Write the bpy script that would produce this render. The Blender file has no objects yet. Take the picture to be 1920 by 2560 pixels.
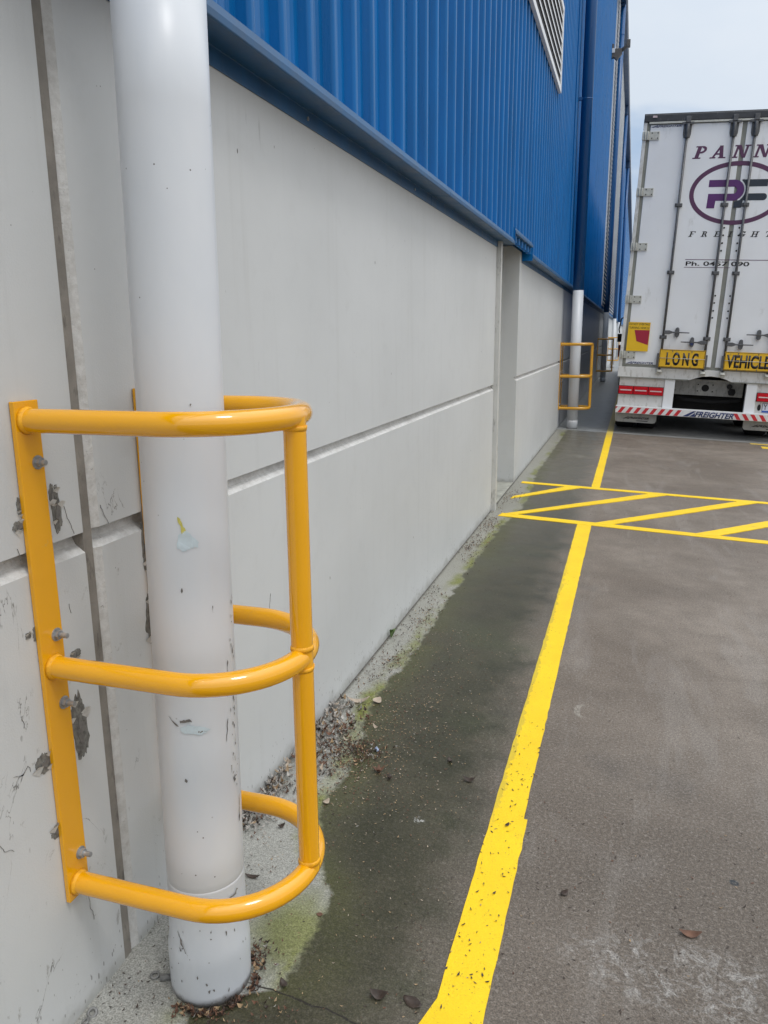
import bpy, bmesh, math, random
from mathutils import Vector, Matrix, noise
random.seed(7)
PI=math.pi; R=math.radians
scene=bpy.context.scene; col=scene.collection
SL=.045                                  # the yard falls away from the wall
def gz(x): return -SL*min(max(x,0),3.5)

# ------------------------------------------------------------------ materials
def newmat(name):
    m=bpy.data.materials.new(name); m.use_nodes=True
    nt=m.node_tree; return m,nt,nt.nodes['Principled BSDF']
class G:
    """tiny node helper"""
    def __init__(s,nt): s.nt=nt; s.N=nt.nodes; s.L=nt.links
    def pos(s):
        g=s.N.new('ShaderNodeNewGeometry'); return g.outputs['Position']
    def obj(s):
        g=s.N.new('ShaderNodeTexCoord'); return g.outputs['Object']
    def sep(s,v):
        n=s.N.new('ShaderNodeSeparateXYZ'); s.L.new(v,n.inputs[0]); return n.outputs
    def scale(s,v,sc):
        n=s.N.new('ShaderNodeVectorMath'); n.operation='MULTIPLY'; s.L.new(v,n.inputs[0]); n.inputs[1].default_value=sc; return n.outputs[0]
    def noise(s,v,sc,det=5,rough=.55,dist=0):
        n=s.N.new('ShaderNodeTexNoise'); s.L.new(v,n.inputs['Vector']); n.inputs['Scale'].default_value=sc
        n.inputs['Detail'].default_value=det; n.inputs['Roughness'].default_value=rough; n.inputs['Distortion'].default_value=dist
        return n.outputs['Fac']
    def voro(s,v,sc,rnd=1):
        n=s.N.new('ShaderNodeTexVoronoi'); s.L.new(v,n.inputs['Vector']); n.inputs['Scale'].default_value=sc; n.inputs['Randomness'].default_value=rnd
        return n.outputs['Distance']
    def m(s,op,a,b=None,c=None,clamp=False):
        n=s.N.new('ShaderNodeMath'); n.operation=op; n.use_clamp=clamp
        for i,x in enumerate((a,b,c)):
            if x is None: continue
            if isinstance(x,(int,float)): n.inputs[i].default_value=x
            else: s.L.new(x,n.inputs[i])
        return n.outputs[0]
    def mr(s,v,a,b,c=0.,d=1.,smooth=False):
        n=s.N.new('ShaderNodeMapRange'); s.L.new(v,n.inputs[0])
        if smooth: n.interpolation_type='SMOOTHSTEP'
        for i,x in enumerate((a,b,c,d)):
            if isinstance(x,(int,float)): n.inputs[i+1].default_value=x
            else: s.L.new(x,n.inputs[i+1])
        return n.outputs[0]
    def mix(s,f,a,b,blend='MIX'):
        n=s.N.new('ShaderNodeMix'); n.data_type='RGBA'; n.blend_type=blend
        for i,x in ((0,f),(6,a),(7,b)):
            if isinstance(x,(int,float)): n.inputs[i].default_value=x
            elif isinstance(x,(tuple,list)): n.inputs[i].default_value=tuple(x)+(1,) if len(x)==3 else x
            else: s.L.new(x,n.inputs[i])
        return n.outputs[2]
    def bump(s,h,strength,dist,bsdf):
        n=s.N.new('ShaderNodeBump'); n.inputs['Strength'].default_value=strength; n.inputs['Distance'].default_value=dist
        s.L.new(h,n.inputs['Height']); s.L.new(n.outputs[0],bsdf.inputs['Normal'])
def simple(name,c,rough=.5,metal=0,var=.12,sc=6,spec=.5,bump=0,dirt=None,dirtamt=.0,coat=0,bsc=200):
    m,nt,b=newmat(name); g=G(nt); p=g.pos()
    f=g.noise(p,sc,6,.6)
    lo=tuple(x*(1-var) for x in c); hi=tuple(min(1,x*(1+var)) for x in c)
    cc=g.mix(g.mr(f,.3,.7),lo,hi)
    if dirt:
        f2=g.noise(g.scale(p,(1,1,.35)),sc*4,8,.7)
        cc=g.mix(g.mr(f2,.62-dirtamt*.25,.75),cc,dirt)
    g.L.new(cc,b.inputs['Base Color'])
    b.inputs['Roughness'].default_value=rough; b.inputs['Metallic'].default_value=metal
    b.inputs['Specular IOR Level'].default_value=spec; b.inputs['Coat Weight'].default_value=coat; b.inputs['Coat Roughness'].default_value=.12
    if bump: g.bump(g.noise(p,bsc,4,.6),bump,.002,b)
    return m

# --- wall paint
def wall_mat(name,base,base2,dark=(.18,.175,.165)):
    m,nt,b=newmat(name); g=G(nt); p=g.pos(); s=g.sep(p)
    n1=g.noise(g.scale(p,(1,.7,1)),1.1,5,.6); n2=g.noise(p,9,7,.65)
    c=g.mix(g.mr(n1,.35,.65),base,base2)
    c=g.mix(g.mr(n2,.55,.8,0,.13),c,(.33,.32,.31))
    # faint vertical scuffs
    sc=g.noise(g.scale(p,(1,16,2.2)),2.0,6,.6); sm=g.mr(sc,.66,.74,0,.34); sm2=g.mr(g.noise(p,2.3,3),.5,.62)
    c=g.mix(g.m('MULTIPLY',sm,sm2),c,(.22,.22,.21))
    run=g.noise(g.scale(p,(1,7,.35)),2.6,5,.6); c=g.mix(g.mr(run,.54,.74,0,.13),c,(.36,.355,.33))
    ph=g.voro(p,33,1); c=g.mix(g.m('MULTIPLY',g.mr(ph,.035,.05,1,0),g.mr(g.noise(p,5.1,3),.56,.6)),c,(.2,.19,.18))
    # splash specks low on the wall
    v=g.voro(g.scale(p,(1,1,.33)),85,1); hn=g.noise(p,7,4)
    hz=g.mr(s[2],.0,.34,1,0); hz=g.m('POWER',hz,1.5); dens=g.m('MULTIPLY',hz,g.mr(hn,.35,.7,.35,1.1))
    th=g.m('MULTIPLY',dens,.31); sp=g.mr(v,g.m('SUBTRACT',th,.03),th,1,0)
    c=g.mix(g.m('MULTIPLY',sp,.62),c,(.11,.10,.09))
    v3=g.voro(g.scale(p,(1,1,.5)),14,1); sp3=g.mr(v3,.035,.05,1,0); c=g.mix(g.m('MULTIPLY',sp3,g.mr(hn,.55,.6)),c,(.12,.11,.10))
    # scraped, dirty area round the near joint
    near=g.mr(s[1],1.7,1.25,0,1,True); near=g.m('MULTIPLY',near,g.mr(s[2],1.35,.9,0,1,True))
    sn=g.noise(g.scale(p,(1,1,.6)),22,9,.72,.6); c=g.mix(g.m('MULTIPLY',near,g.mr(sn,.62,.67,0,.55)),c,(.21,.19,.17))
    vv=g.noise(g.scale(p,(1,1,.4)),5,6,.6,1.2); lin=g.m('ABSOLUTE',g.m('SUBTRACT',vv,.5)); cr=g.mr(lin,.0015,.004,1,0)
    cr=g.m('MULTIPLY',g.m('MULTIPLY',cr,near),g.mr(g.noise(p,6.7,2),.56,.62)); c=g.mix(g.m('MULTIPLY',cr,.75),c,(.07,.06,.05))
    # dust tide mark just above the ground
    dz=g.mr(g.m('ADD',s[2],g.mr(n2,.3,.7,-.03,.03)),.0,.055,1,0,True); c=g.mix(g.m('MULTIPLY',dz,.45),c,(.23,.225,.19))
    g.L.new(c,b.inputs['Base Color']); b.inputs['Roughness'].default_value=.5; b.inputs['Specular IOR Level'].default_value=.35
    hb=g.m('ADD',g.noise(p,260,3,.6),g.m('MULTIPLY',g.noise(p,12,4),1.2)); g.bump(hb,.22,.002,b)
    return m
M={}
M['wall']=wall_mat('painted_concrete_light',(.55,.56,.56),(.605,.615,.615))
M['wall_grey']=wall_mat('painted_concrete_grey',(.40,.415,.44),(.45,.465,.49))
def rough_edge():
    m,nt,b=newmat('rough_painted_edge'); g=G(nt); p=g.pos()
    n=g.noise(p,55,8,.7); n2=g.noise(p,6,4)
    c=g.mix(g.mr(n,.4,.65),(.66,.655,.64),(.52,.51,.49)); c=g.mix(g.mr(g.noise(p,120,6,.7,1),.64,.68,0,.6),c,(.10,.09,.08))  # base kept paler than the wall paint so groove bevels look lit
    c=g.mix(g.mr(n2,.5,.75,0,.4),c,(.27,.25,.23))
    g.L.new(c,b.inputs['Base Color']); b.inputs['Roughness'].default_value=.7; g.bump(g.m('ADD',n,g.noise(p,160,5,.7)),.5,.004,b); return m
M['edge']=rough_edge()
M['sealant']=simple('joint_sealant_grey',(.23,.21,.185),.85,var=.3,sc=9,bump=.5,dirt=(.04,.035,.03),dirtamt=.3)
M['concrete']=simple('exposed_concrete',(.17,.165,.15),.9,var=.5,sc=70,bump=1,dirt=(.04,.037,.033),dirtamt=.4)
M['flake']=simple('paint_flake',(.56,.55,.53),.6,var=.2,sc=90,bump=.4,bsc=120)
M['darkmark']=simple('dark_scrape',(.16,.15,.14),.85,var=.3,sc=80)
# --- blue steel
def blue_mat(name,c,rough,streak=.25,spec=.5):
    m,nt,b=newmat(name); g=G(nt); p=g.pos()
    f=g.noise(g.scale(p,(2,2,.25)),5,6,.6); f2=g.noise(p,40,5,.6)
    lo=tuple(x*(1-streak) for x in c); hi=tuple(x*(1+streak*.6) for x in c)
    cc=g.mix(g.mr(f,.3,.7),lo,hi); cc=g.mix(g.mr(f2,.66,.8,0,.15),cc,(.25,.27,.3))
    g.L.new(cc,b.inputs['Base Color']); g.L.new(g.mr(f,.3,.7,rough*.8,rough*1.25),b.inputs['Roughness'])
    b.inputs['Specular IOR Level'].default_value=spec; return m
M['blue']=blue_mat('blue_coated_steel',(.0008,.132,.395),.30,.2,.26)
M['blue_edge']=blue_mat('blue_steel_crest_highlight',(.06,.24,.50),.07,.1,1)  # paler blue paints in the sky glint along the rib edges
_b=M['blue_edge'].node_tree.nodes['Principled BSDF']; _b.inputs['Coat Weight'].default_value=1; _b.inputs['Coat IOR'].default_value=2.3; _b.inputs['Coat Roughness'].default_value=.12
M['blue_flash']=blue_mat('blue_flashing_steel',(.008,.08,.20),.42,.3)
M['blue_dark']=blue_mat('blue_gutter_steel',(.008,.045,.12),.45)
M['white_louvre']=simple('white_louvre_metal',(.78,.80,.82),.45,var=.05,sc=3,dirt=(.4,.42,.42),dirtamt=.1)
M['black_void']=simple('dark_louvre_backing',(.012,.014,.018),.8,var=.2)
# --- pipe
def pipe_mat(name,c,c2):
    m,nt,b=newmat(name); g=G(nt); p=g.pos(); s=g.sep(p)
    n=g.noise(g.scale(p,(1,1,.45)),3.2,5,.6); cc=g.mix(g.mr(n,.35,.65),c,c2)
    n2=g.noise(g.scale(p,(1,1,.6)),30,8,.75,.8); lo=g.mr(s[2],1.0,.3,.0,1,True)
    cc=g.mix(g.m('MULTIPLY',g.mr(n2,.67,.72,0,.5),lo),cc,(.20,.20,.22))
    v=g.voro(p,42,1); cc=g.mix(g.m('MULTIPLY',g.mr(v,.06,.08,1,0),g.mr(g.noise(p,9,2),.55,.6)),cc,(.14,.13,.13))
    tide=g.mr(g.m('ADD',s[2],g.mr(g.noise(p,25,5),.3,.7,-.012,.012)),-.01,.012,1,0,True); cc=g.mix(g.m('MULTIPLY',tide,.75),cc,(.13,.105,.09))
    # warm grime below the rails
    w=g.noise(p,2.1,3,.5); cc=g.mix(g.m('MULTIPLY',g.mr(w,.5,.7,0,.35),lo),cc,(.52,.46,.44))
    g.L.new(cc,b.inputs['Base Color']); b.inputs['Roughness'].default_value=.34; b.inputs['Specular IOR Level'].default_value=.45
    g.bump(g.noise(p,5,4,.6),.12,.01,b); return m
M['pipe']=pipe_mat('white_painted_pipe',(.60,.63,.67),(.66,.68,.71))
M['pipe_grey']=pipe_mat('grey_painted_pipe',(.42,.46,.52),(.47,.51,.57))
M['pipe_blue']=blue_mat('blue_painted_pipe',(.004,.08,.25),.3,.15)
M['scuff_blue']=simple('chipped_blue_white_paint',(.55,.64,.69),.5,var=.08,sc=50)
M['scuff_yellow']=simple('yellow_paint_drip',(.55,.50,.12),.5,var=.15,sc=60)
# --- yellow rail
def rail_mat(name,c,rough):
    m,nt,b=newmat(name); g=G(nt); p=g.pos()
    n=g.noise(p,7,6,.6); cc=g.mix(g.mr(n,.3,.7),tuple(x*.95 for x in c),c)
    cc=g.mix(g.mr(g.noise(p,34,7,.7),.67,.76,0,.6),cc,(.55,.38,.16))
    g.L.new(cc,b.inputs['Base Color']); g.L.new(g.mr(n,.3,.7,rough,rough*1.6),b.inputs['Roughness']); b.inputs['Coat Weight'].default_value=1; b.inputs['Coat Roughness'].default_value=.03; b.inputs['Coat IOR'].default_value=1.6
    b.inputs['Specular IOR Level'].default_value=.25
    g.bump(g.noise(p,90,4,.6),.06,.002,b); return m
M['rail']=rail_mat('yellow_gloss_paint',(.86,.40,.0),.13)
M['rail_old']=rail_mat('yellow_worn_paint',(.66,.33,.015),.35)
M['weld']=simple('weld_bead_yellow',(.88,.40,.01),.45,var=.2,sc=80,bump=.8,bsc=300)
M['zinc']=simple('zinc_bolt',(.36,.37,.38),.4,.5,var=.3,sc=70,bump=.2)
# --- road paint
def paint_mat():
    m,nt,b=newmat('yellow_road_paint'); g=G(nt); p=g.pos(); s=g.sep(p)
    n=g.noise(p,3.3,6,.65); c=g.mix(g.mr(n,.3,.7),(.84,.54,.002),(.95,.65,.003))
    st=g.noise(g.scale(p,(1,.4,1)),75,8,.75); near=g.mr(s[1],1.2,3.2,1,.55)
    c=g.mix(g.m('MULTIPLY',g.mr(st,.62,.66,0,.8),near),c,(.30,.22,.02))
    # dirty inner edge
    ed=g.m('SUBTRACT',s[0],.684); wr=g.noise(p,6.5,8,.75); c=g.mix(g.mr(wr,.60,.68,0,.35),c,(.40,.31,.05)); e2=g.mr(g.m('ADD',ed,g.mr(g.noise(p,18,5),.3,.7,-.014,.014)),.012,.017,1,0)
    ym=g.m('MULTIPLY',g.mr(s[1],1.9,2.1),g.mr(s[1],5.0,4.2)); c=g.mix(g.m('MULTIPLY',g.m('MULTIPLY',e2,ym),.42),c,(.30,.28,.05))
    v=g.voro(g.scale(p,(1,.6,1)),60,1); c=g.mix(g.mr(v,.07,.09,.6,0),c,(.2,.14,.03))
    gr=g.noise(p,200,4,.7); c=g.mix(g.mr(gr,.58,.68,0,.6),c,(.40,.30,.02))
    far=g.mr(s[1],10.9,12,0,.75); c=g.mix(far,c,(.30,.29,.2))  # far stretch greyed in colour for the shade beside the trailer
    g.L.new(c,b.inputs['Base Color']); b.inputs['Roughness'].default_value=.6; g.bump(g.noise(p,180,5,.7),.5,.003,b); return m
M['paint']=paint_mat()
# --- ground
def ground_mat():
    m,nt,b=newmat('yard_concrete'); g=G(nt); p=g.pos(); s=g.sep(p); x,y=s[0],s[1]
    flat=g.scale(p,(1,1,0))
    big=g.noise(flat,.85,5,.6,.4); mid=g.noise(flat,4.2,7,.68); fine=g.noise(flat,95,7,.75); grit=g.noise(flat,420,3,.7)
    dry=g.mix(g.mr(big,.38,.64),(.144,.115,.090),(.240,.201,.165)); dry=g.mix(g.mr(mid,.42,.66,0,.5),dry,(.125,.105,.087)); tr=g.noise(g.scale(flat,(1,.16,1)),5.5,6,.65,.9); dry=g.mix(g.mr(tr,.55,.64,0,.28),dry,(.28,.255,.23)); oil=g.mr(g.noise(flat,1.3,4,.5),.62,.70,0,.45); dry=g.mix(oil,dry,(.085,.075,.068))
    arc=g.noise(g.scale(flat,(1,.35,1)),2.3,4,.5,1.4); dry=g.mix(g.mr(arc,.58,.7,0,.35),dry,(.25,.225,.205))
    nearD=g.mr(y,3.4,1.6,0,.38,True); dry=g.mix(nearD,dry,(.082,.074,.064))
    # algae-dark walkway inside the line
    wet=g.mix(g.mr(mid,.4,.65),(.033,.033,.018),(.059,.054,.033)); wet=g.mix(g.mr(big,.45,.65,0,.6),wet,(.078,.070,.050))
    wet=g.mix(g.mr(g.noise(flat,1.7,4),.5,.66,0,.5),wet,(.052,.062,.028))
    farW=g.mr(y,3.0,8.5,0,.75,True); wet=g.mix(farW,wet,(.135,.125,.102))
    wm=g.mr(g.m('ADD',x,g.mr(mid,.3,.7,-.07,.07)),.52,.80,1,0,True)
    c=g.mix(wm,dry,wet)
    # pale silt strip along the wall, its edge as in the photo
    fc=g.N.new('ShaderNodeFloatCurve'); cm=fc.mapping.curves[0]
    pts=[(0,.20),(1.13,.20),(1.22,.30),(1.31,.37),(1.45,.37),(1.56,.34),(1.7,.25),(1.85,.21),(2.04,.20),(2.3,.175),(2.63,.138),(3.2,.157),(4.08,.144),(5.37,.16),(6.3,.215),(7.97,.147),(10.2,.15),(16,.12)]
    cm.points[0].location=(0,pts[0][1]*2); cm.points[1].location=(1,pts[-1][1]*2)
    for a,v in pts[1:-1]: cm.points.new(a/16,v*2)
    for q in cm.points: q.handle_type='AUTO_CLAMPED'
    fc.mapping.update(); g.L.new(g.m('DIVIDE',y,16),fc.inputs['Value'])
    e=g.m('MULTIPLY',fc.outputs[0],.5); jit=g.m('ADD',g.mr(g.noise(flat,6,5,.6),.3,.7,-.022,.022),g.mr(g.noise(flat,60,5),.3,.7,-.006,.006))
    d=g.m('SUBTRACT',g.m('ADD',x,jit),e)            # signed distance outside the silt edge
    silt=g.mix(g.mr(mid,.35,.65),(.27,.27,.245),(.36,.36,.335)); silt=g.mix(g.mr(y,2.0,4.5,0,.55),silt,(.21,.20,.155)); silt=g.mix(g.mr(fine,.55,.72,0,.6),silt,(.14,.135,.12))
    moss=g.mix(g.mr(fine,.4,.6),(.13,.145,.028),(.20,.21,.06))
    mb=g.m('MULTIPLY',g.mr(g.m('ABSOLUTE',g.m('ADD',d,.02)),.0,.055,1,0,True),g.mr(g.noise(flat,3.1,4),.42,.6))
    bl=g.m('POWER',g.m('ADD',g.m('POWER',g.m('SUBTRACT',x,.31),2),g.m('POWER',g.m('MULTIPLY',g.m('SUBTRACT',y,1.40),.85),2)),.5)
    blob=g.mr(g.m('ADD',bl,g.mr(mid,.3,.7,-.03,.03)),.03,.15,.85,0,True); ms=g.m('MAXIMUM',mb,blob)
    silt2=g.mix(ms,silt,moss)
    sm=g.mr(d,-.012,.012,1,0,True); outm=g.m('MULTIPLY',g.mr(d,.0,.16,.75,0,True),g.mr(g.noise(flat,2.7,4),.36,.6)); c=g.mix(outm,c,(.070,.073,.026))
    c=g.mix(sm,c,silt2)
    # dirt line at the foot of the wall
    ft=g.mr(g.m('ADD',x,g.mr(fine,.3,.7,-.006,.006)),.004,.016,1,0); ft=g.m('MULTIPLY',ft,g.mr(y,1.3,1.6)); c=g.mix(g.m('MULTIPLY',ft,.8),c,(.035,.03,.022))
    # next slab, greyer and smoother
    slab=g.mr(y,11.52,11.55); c=g.mix(g.m('MULTIPLY',slab,.8),c,g.mix(g.mr(mid,.4,.6),(.25,.26,.26),(.31,.32,.315)))
    # slab joints
    j1=g.m('ABSOLUTE',g.m('ADD',g.m('SUBTRACT',y,1.262),g.m('ADD',g.m('MULTIPLY',x,.06),g.mr(g.noise(flat,14,5),.3,.7,-.006,.006)))); j1=g.mr(j1,.0012,.0032,1,0)
    j2=g.mr(g.m('ABSOLUTE',g.m('SUBTRACT',y,11.53)),.006,.02,.8,0); j3=g.m('MAXIMUM',j1,j2); c=g.mix(g.m('MULTIPLY',j3,g.mr(x,.26,.3)),c,(.018,.016,.012))
    # chalky scuffs and small pale crescents
    def spot(cx,cy,rx,ry):
        return g.m('POWER',g.m('ADD',g.m('POWER',g.m('DIVIDE',g.m('SUBTRACT',x,cx),rx),2),g.m('POWER',g.m('DIVIDE',g.m('SUBTRACT',y,cy),ry),2)),.5)
    ch=g.mr(spot(1.22,1.58,.38,.15),.45,1,1,0,True); cn=g.noise(flat,26,9,.8,.8); c=g.mix(g.m('MULTIPLY',ch,g.mr(cn,.48,.64,0,.7)),c,(.42,.41,.39))
    c1=g.m('MULTIPLY',g.mr(spot(.895,2.78,.032,.062),.75,.95,1,0),g.mr(spot(.912,2.78,.026,.055),.8,1.0,0,1)); c1=g.m('MULTIPLY',c1,g.mr(fine,.38,.5)); c=g.mix(g.m('MULTIPLY',c1,.8),c,(.30,.275,.235))
    c2=g.m('MULTIPLY',g.mr(spot(.485,1.92,.022,.022),.5,1,1,0),g.mr(cn,.5,.56)); c=g.mix(c2,c,(.42,.42,.40))
    c3=g.m('MULTIPLY',g.mr(spot(.45,9.1,.14,.16),.4,1,1,0,True),g.mr(mid,.4,.6)); c=g.mix(g.m('MULTIPLY',c3,.5),c,(.26,.24,.20))
    c4=g.mr(spot(1.339,1.955,.014,.014),.7,1,1,0); c=g.mix(c4,c,(.03,.035,.04))
    # aggregate grain, tiny white chips
    dr=g.m('SUBTRACT',1,wm); ga=g.m('ADD',g.m('MULTIPLY',dr,.75),.25); c=g.mix(g.m('MULTIPLY',g.mr(fine,.50,.68,0,.55),ga),c,(.33,.30,.265)); c=g.mix(g.m('MULTIPLY',g.mr(g.noise(flat,150,3,.8),.50,.66,0,.5),ga),c,(.045,.036,.028)); c=g.mix(g.m('MULTIPLY',g.mr(g.noise(flat,21,8,.75),.56,.68,0,.3),ga),c,(.07,.056,.045)); c=g.mix(g.m('MULTIPLY',g.mr(grit,.62,.72,0,.4),ga),c,(.40,.37,.34))
    v=g.voro(flat,34,1); c=g.mix(g.m('MULTIPLY',g.mr(v,.028,.04,1,0),g.mr(g.noise(flat,7,2),.58,.62)),c,(.6,.6,.57))
    gn=g.noise(flat,260,1,.5); gm=g.mr(gn,.32,.68,.72,1.30); vm=g.N.new('ShaderNodeVectorMath'); vm.operation='SCALE'; g.L.new(c,vm.inputs[0]); g.L.new(gm,vm.inputs['Scale']); c=vm.outputs[0]
    gn2=g.noise(flat,105,2,.6); gm=g.mr(gn2,.34,.66,.86,1.15); vm=g.N.new('ShaderNodeVectorMath'); vm.operation='SCALE'; g.L.new(c,vm.inputs[0]); g.L.new(gm,vm.inputs['Scale']); c=vm.outputs[0]
    g.L.new(c,b.inputs['Base Color'])
    rw=g.mix(wm,(.62,)*3,(.40,)*3); rr=g.m('ADD',g.sep(rw)[0],g.mr(mid,.3,.7,-.1,.1)); g.L.new(rr,b.inputs['Roughness']); b.inputs['Specular IOR Level'].default_value=.3
    g.bump(g.m('MULTIPLY',g.m('ADD',g.m('MULTIPLY',fine,1.1),g.m('MULTIPLY',grit,.5)),ga),.3,.003,b)
    return m
M['ground']=ground_mat()
M['leaf_brown']=simple('dry_leaf_brown',(.13,.065,.04),.7,var=.4,sc=40)
M['leaf_tan']=simple('dry_leaf_tan',(.34,.24,.14),.7,var=.3,sc=40)
M['leaf_grey']=simple('dusty_leaf_grey',(.36,.34,.315),.75,var=.35,sc=30)
M['leaf_dark']=simple('wet_leaf_dark',(.045,.03,.022),.55,var=.3,sc=40)
M['leaf_pale']=simple('pale_petal',(.40,.33,.26),.7,var=.2,sc=40)
M['weed']=simple('weed_green',(.14,.22,.07),.6,var=.3,sc=60)
# trailer
M['t_white']=simple('trailer_white_panel',(.77,.785,.81),.32,var=.04,sc=1.3,dirt=(.55,.55,.54),dirtamt=.10)
M['t_white2']=simple('trailer_white_frame',(.66,.66,.65),.45,var=.06,sc=5,dirt=(.33,.31,.27),dirtamt=.42)
M['t_grey']=simple('trailer_seal_grey',(.22,.225,.20),.6,var=.15,sc=7)
M['t_rail']=simple('trailer_header_grey',(.035,.038,.045),.5,var=.3,sc=6,dirt=(.25,.25,.24),dirtamt=.1)
M['t_steel']=simple('galvanised_lock_rod',(.11,.112,.118),.5,.4,var=.25,sc=20)
M['t_hinge']=simple('stainless_hinge',(.50,.50,.46),.4,.3,var=.15,sc=25,dirt=(.2,.17,.13),dirtamt=.2)
M['t_black']=simple('black_rubber',(.006,.006,.007),.85,var=.3)
M['t_shadow']=simple('black_chassis',(.010,.010,.011),.8,var=.3)
M['t_grimy']=simple('grimy_white_crossmember',(.30,.30,.29),.6,var=.2,sc=8,dirt=(.08,.08,.075),dirtamt=.4)
M['purple']=simple('purple_vinyl',(.085,.022,.075),.4,var=.12)
M['purple2']=simple('bright_purple_vinyl',(.085,.012,.13),.4,var=.1)
M['navy']=simple('navy_vinyl',(.012,.022,.04),.4,var=.1)
M['blackink']=simple('black_vinyl',(.012,.011,.014),.45,var=.1)
M['logo_blue']=simple('dark_blue_vinyl',(.02,.035,.13),.45,var=.1)
M['sign_yellow']=simple('yellow_reflective_sign',(.72,.42,.01),.4,var=.1,sc=9,dirt=(.4,.28,.06),dirtamt=.15)
M['sticker_yellow']=simple('yellow_sticker',(.78,.48,.01),.4,var=.05)
M['sticker_red']=simple('dark_red_sticker',(.33,.008,.035),.4,var=.05)
M['tape_red']=simple('red_reflective_tape',(.52,.02,.03),.35,var=.1)
M['tape_white']=simple('white_reflective_tape',(.68,.68,.68),.4,var=.08,dirt=(.4,.4,.38),dirtamt=.3)
M['lens_red']=simple('red_lamp_lens',(.50,.004,.015),.3,var=.15,sc=30,spec=.25)
M['lens_white']=simple('clear_reflector_bar',(.62,.50,.52),.3,var=.1)
M['plate']=simple('number_plate_white',(.62,.66,.74),.4,var=.05)
M['plate_blue']=simple('number_plate_blue',(.02,.08,.38),.4,var=.05)
M['flap']=simple('grey_white_mudflap',(.33,.33,.32),.6,var=.12,sc=5,dirt=(.15,.15,.14),dirtamt=.4)
M['lamp_grey']=simple('grey_lamp_metal',(.12,.11,.10),.5,.2,var=.2,sc=20)
M['orange']=simple('orange_marker_paint',(.45,.07,.015),.5,var=.2)
M['glass']=simple('dark_window_glass',(.02,.025,.03),.08,var=.1)
M['tractor']=simple('dark_cab_paint',(.05,.05,.055),.3,var=.2)

# ------------------------------------------------------------------ mesh builder
class MB:
    def __init__(s): s.bm=bmesh.new(); s.mi=0
    def _f(s,vs):
        try:
            f=s.bm.faces.new(vs); f.material_index=s.mi; return f
        except ValueError: return None
    def box(s,a,b):
        x0,y0,z0=a; x1,y1,z1=b
        v=[s.bm.verts.new(c) for c in ((x0,y0,z0),(x1,y0,z0),(x1,y1,z0),(x0,y1,z0),(x0,y0,z1),(x1,y0,z1),(x1,y1,z1),(x0,y1,z1))]
        for q in ((0,3,2,1),(4,5,6,7),(0,1,5,4),(1,2,6,5),(2,3,7,6),(3,0,4,7)): s._f([v[i] for i in q])
        return s
    def prism(s,pts,h,ax='y',base=0):
        """extrude a 2-D outline: ax y -> pts are (x,z) ; ax x -> (y,z) ; ax z -> (x,y)"""
        def P(a,b,h):
            return {'y':(a,h,b),'x':(h,a,b),'z':(a,b,h)}[ax]
        A=[s.bm.verts.new(P(a,b,base)) for a,b in pts]; B=[s.bm.verts.new(P(a,b,base+h)) for a,b in pts]
        n=len(pts); s._f(A); s._f(B[::-1])
        for i in range(n): s._f([A[i],B[i],B[(i+1)%n],A[(i+1)%n]])
        return s
    def ring(s,c,u,v,r,n): return [s.bm.verts.new(Vector(c)+u*(r*math.cos(2*PI*i/n))+v*(r*math.sin(2*PI*i/n))) for i in range(n)]
    def tube(s,pts,r,n=20,caps=True,smooth=True):
        pts=[Vector(p) for p in pts]; rr=r if isinstance(r,(list,tuple)) else [r]*len(pts)
        t=(pts[1]-pts[0]).normalized(); up=Vector((0,0,1)) if abs(t.z)<.9 else Vector((1,0,0))
        u=t.cross(up).normalized(); prev=None
        for i,p in enumerate(pts):
            a=pts[max(i-1,0)]; b=pts[min(i+1,len(pts)-1)]; t=(b-a).normalized()
            u=(u-t*u.dot(t)).normalized(); v=t.cross(u)
            cur=s.ring(p,u,v,rr[i],n)
            if prev:
                for k in range(n):
                    f=s._f([prev[k],prev[(k+1)%n],cur[(k+1)%n],cur[k]])
                    if f and smooth: f.smooth=True
            elif caps: s._f(cur[::-1])
            prev=cur
        if caps: s._f(prev)
        return s
    def disc(s,c,r,ax,h,n=18):
        d={'x':Vector((1,0,0)),'y':Vector((0,1,0)),'z':Vector((0,0,1))}[ax]; c=Vector(c); s.tube([c,c+d*h],r,n,True,False); return s
    def build(s,name,mat,parent=None,loc=None,bevel=0,smooth=False,split=False):
        if split:                         # every separate piece becomes an object of its own
            left=set(s.bm.verts); outs=[]
            while left:
                st=[left.pop()]; isl={st[0]}
                while st:
                    v=st.pop()
                    for e in v.link_edges:
                        q=e.other_vert(v)
                        if q not in isl: isl.add(q); left.discard(q); st.append(q)
                m2=MB(); mp={v:m2.bm.verts.new(v.co) for v in isl}
                for f in {f for v in isl for f in v.link_faces}:
                    nf=m2.bm.faces.new([mp[v] for v in f.verts]); nf.smooth=f.smooth; nf.material_index=f.material_index
                outs.append(m2.build(name,mat,parent,loc,bevel,smooth))
            s.bm.free(); return outs
        bmesh.ops.recalc_face_normals(s.bm,faces=s.bm.faces[:])
        me=bpy.data.meshes.new(name); s.bm.to_mesh(me); s.bm.free()
        for m_ in (mat if isinstance(mat,(list,tuple)) else [mat]): me.materials.append(m_)
        if smooth:
            for f in me.polygons: f.use_smooth=True
        o=bpy.data.objects.new(name,me); col.objects.link(o)
        if parent: o.parent=parent
        if loc: o.location=loc
        if bevel:
            b=o.modifiers.new('bevel','BEVEL'); b.width=bevel; b.segments=2; b.limit_method='ANGLE'; b.angle_limit=R(40)
        return o
def tag(o,label=None,cat=None,group=None,kind=None):
    for k,v in (('label',label),('category',cat),('group',group),('kind',kind)):
        if v: o[k]=v
    return o
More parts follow.
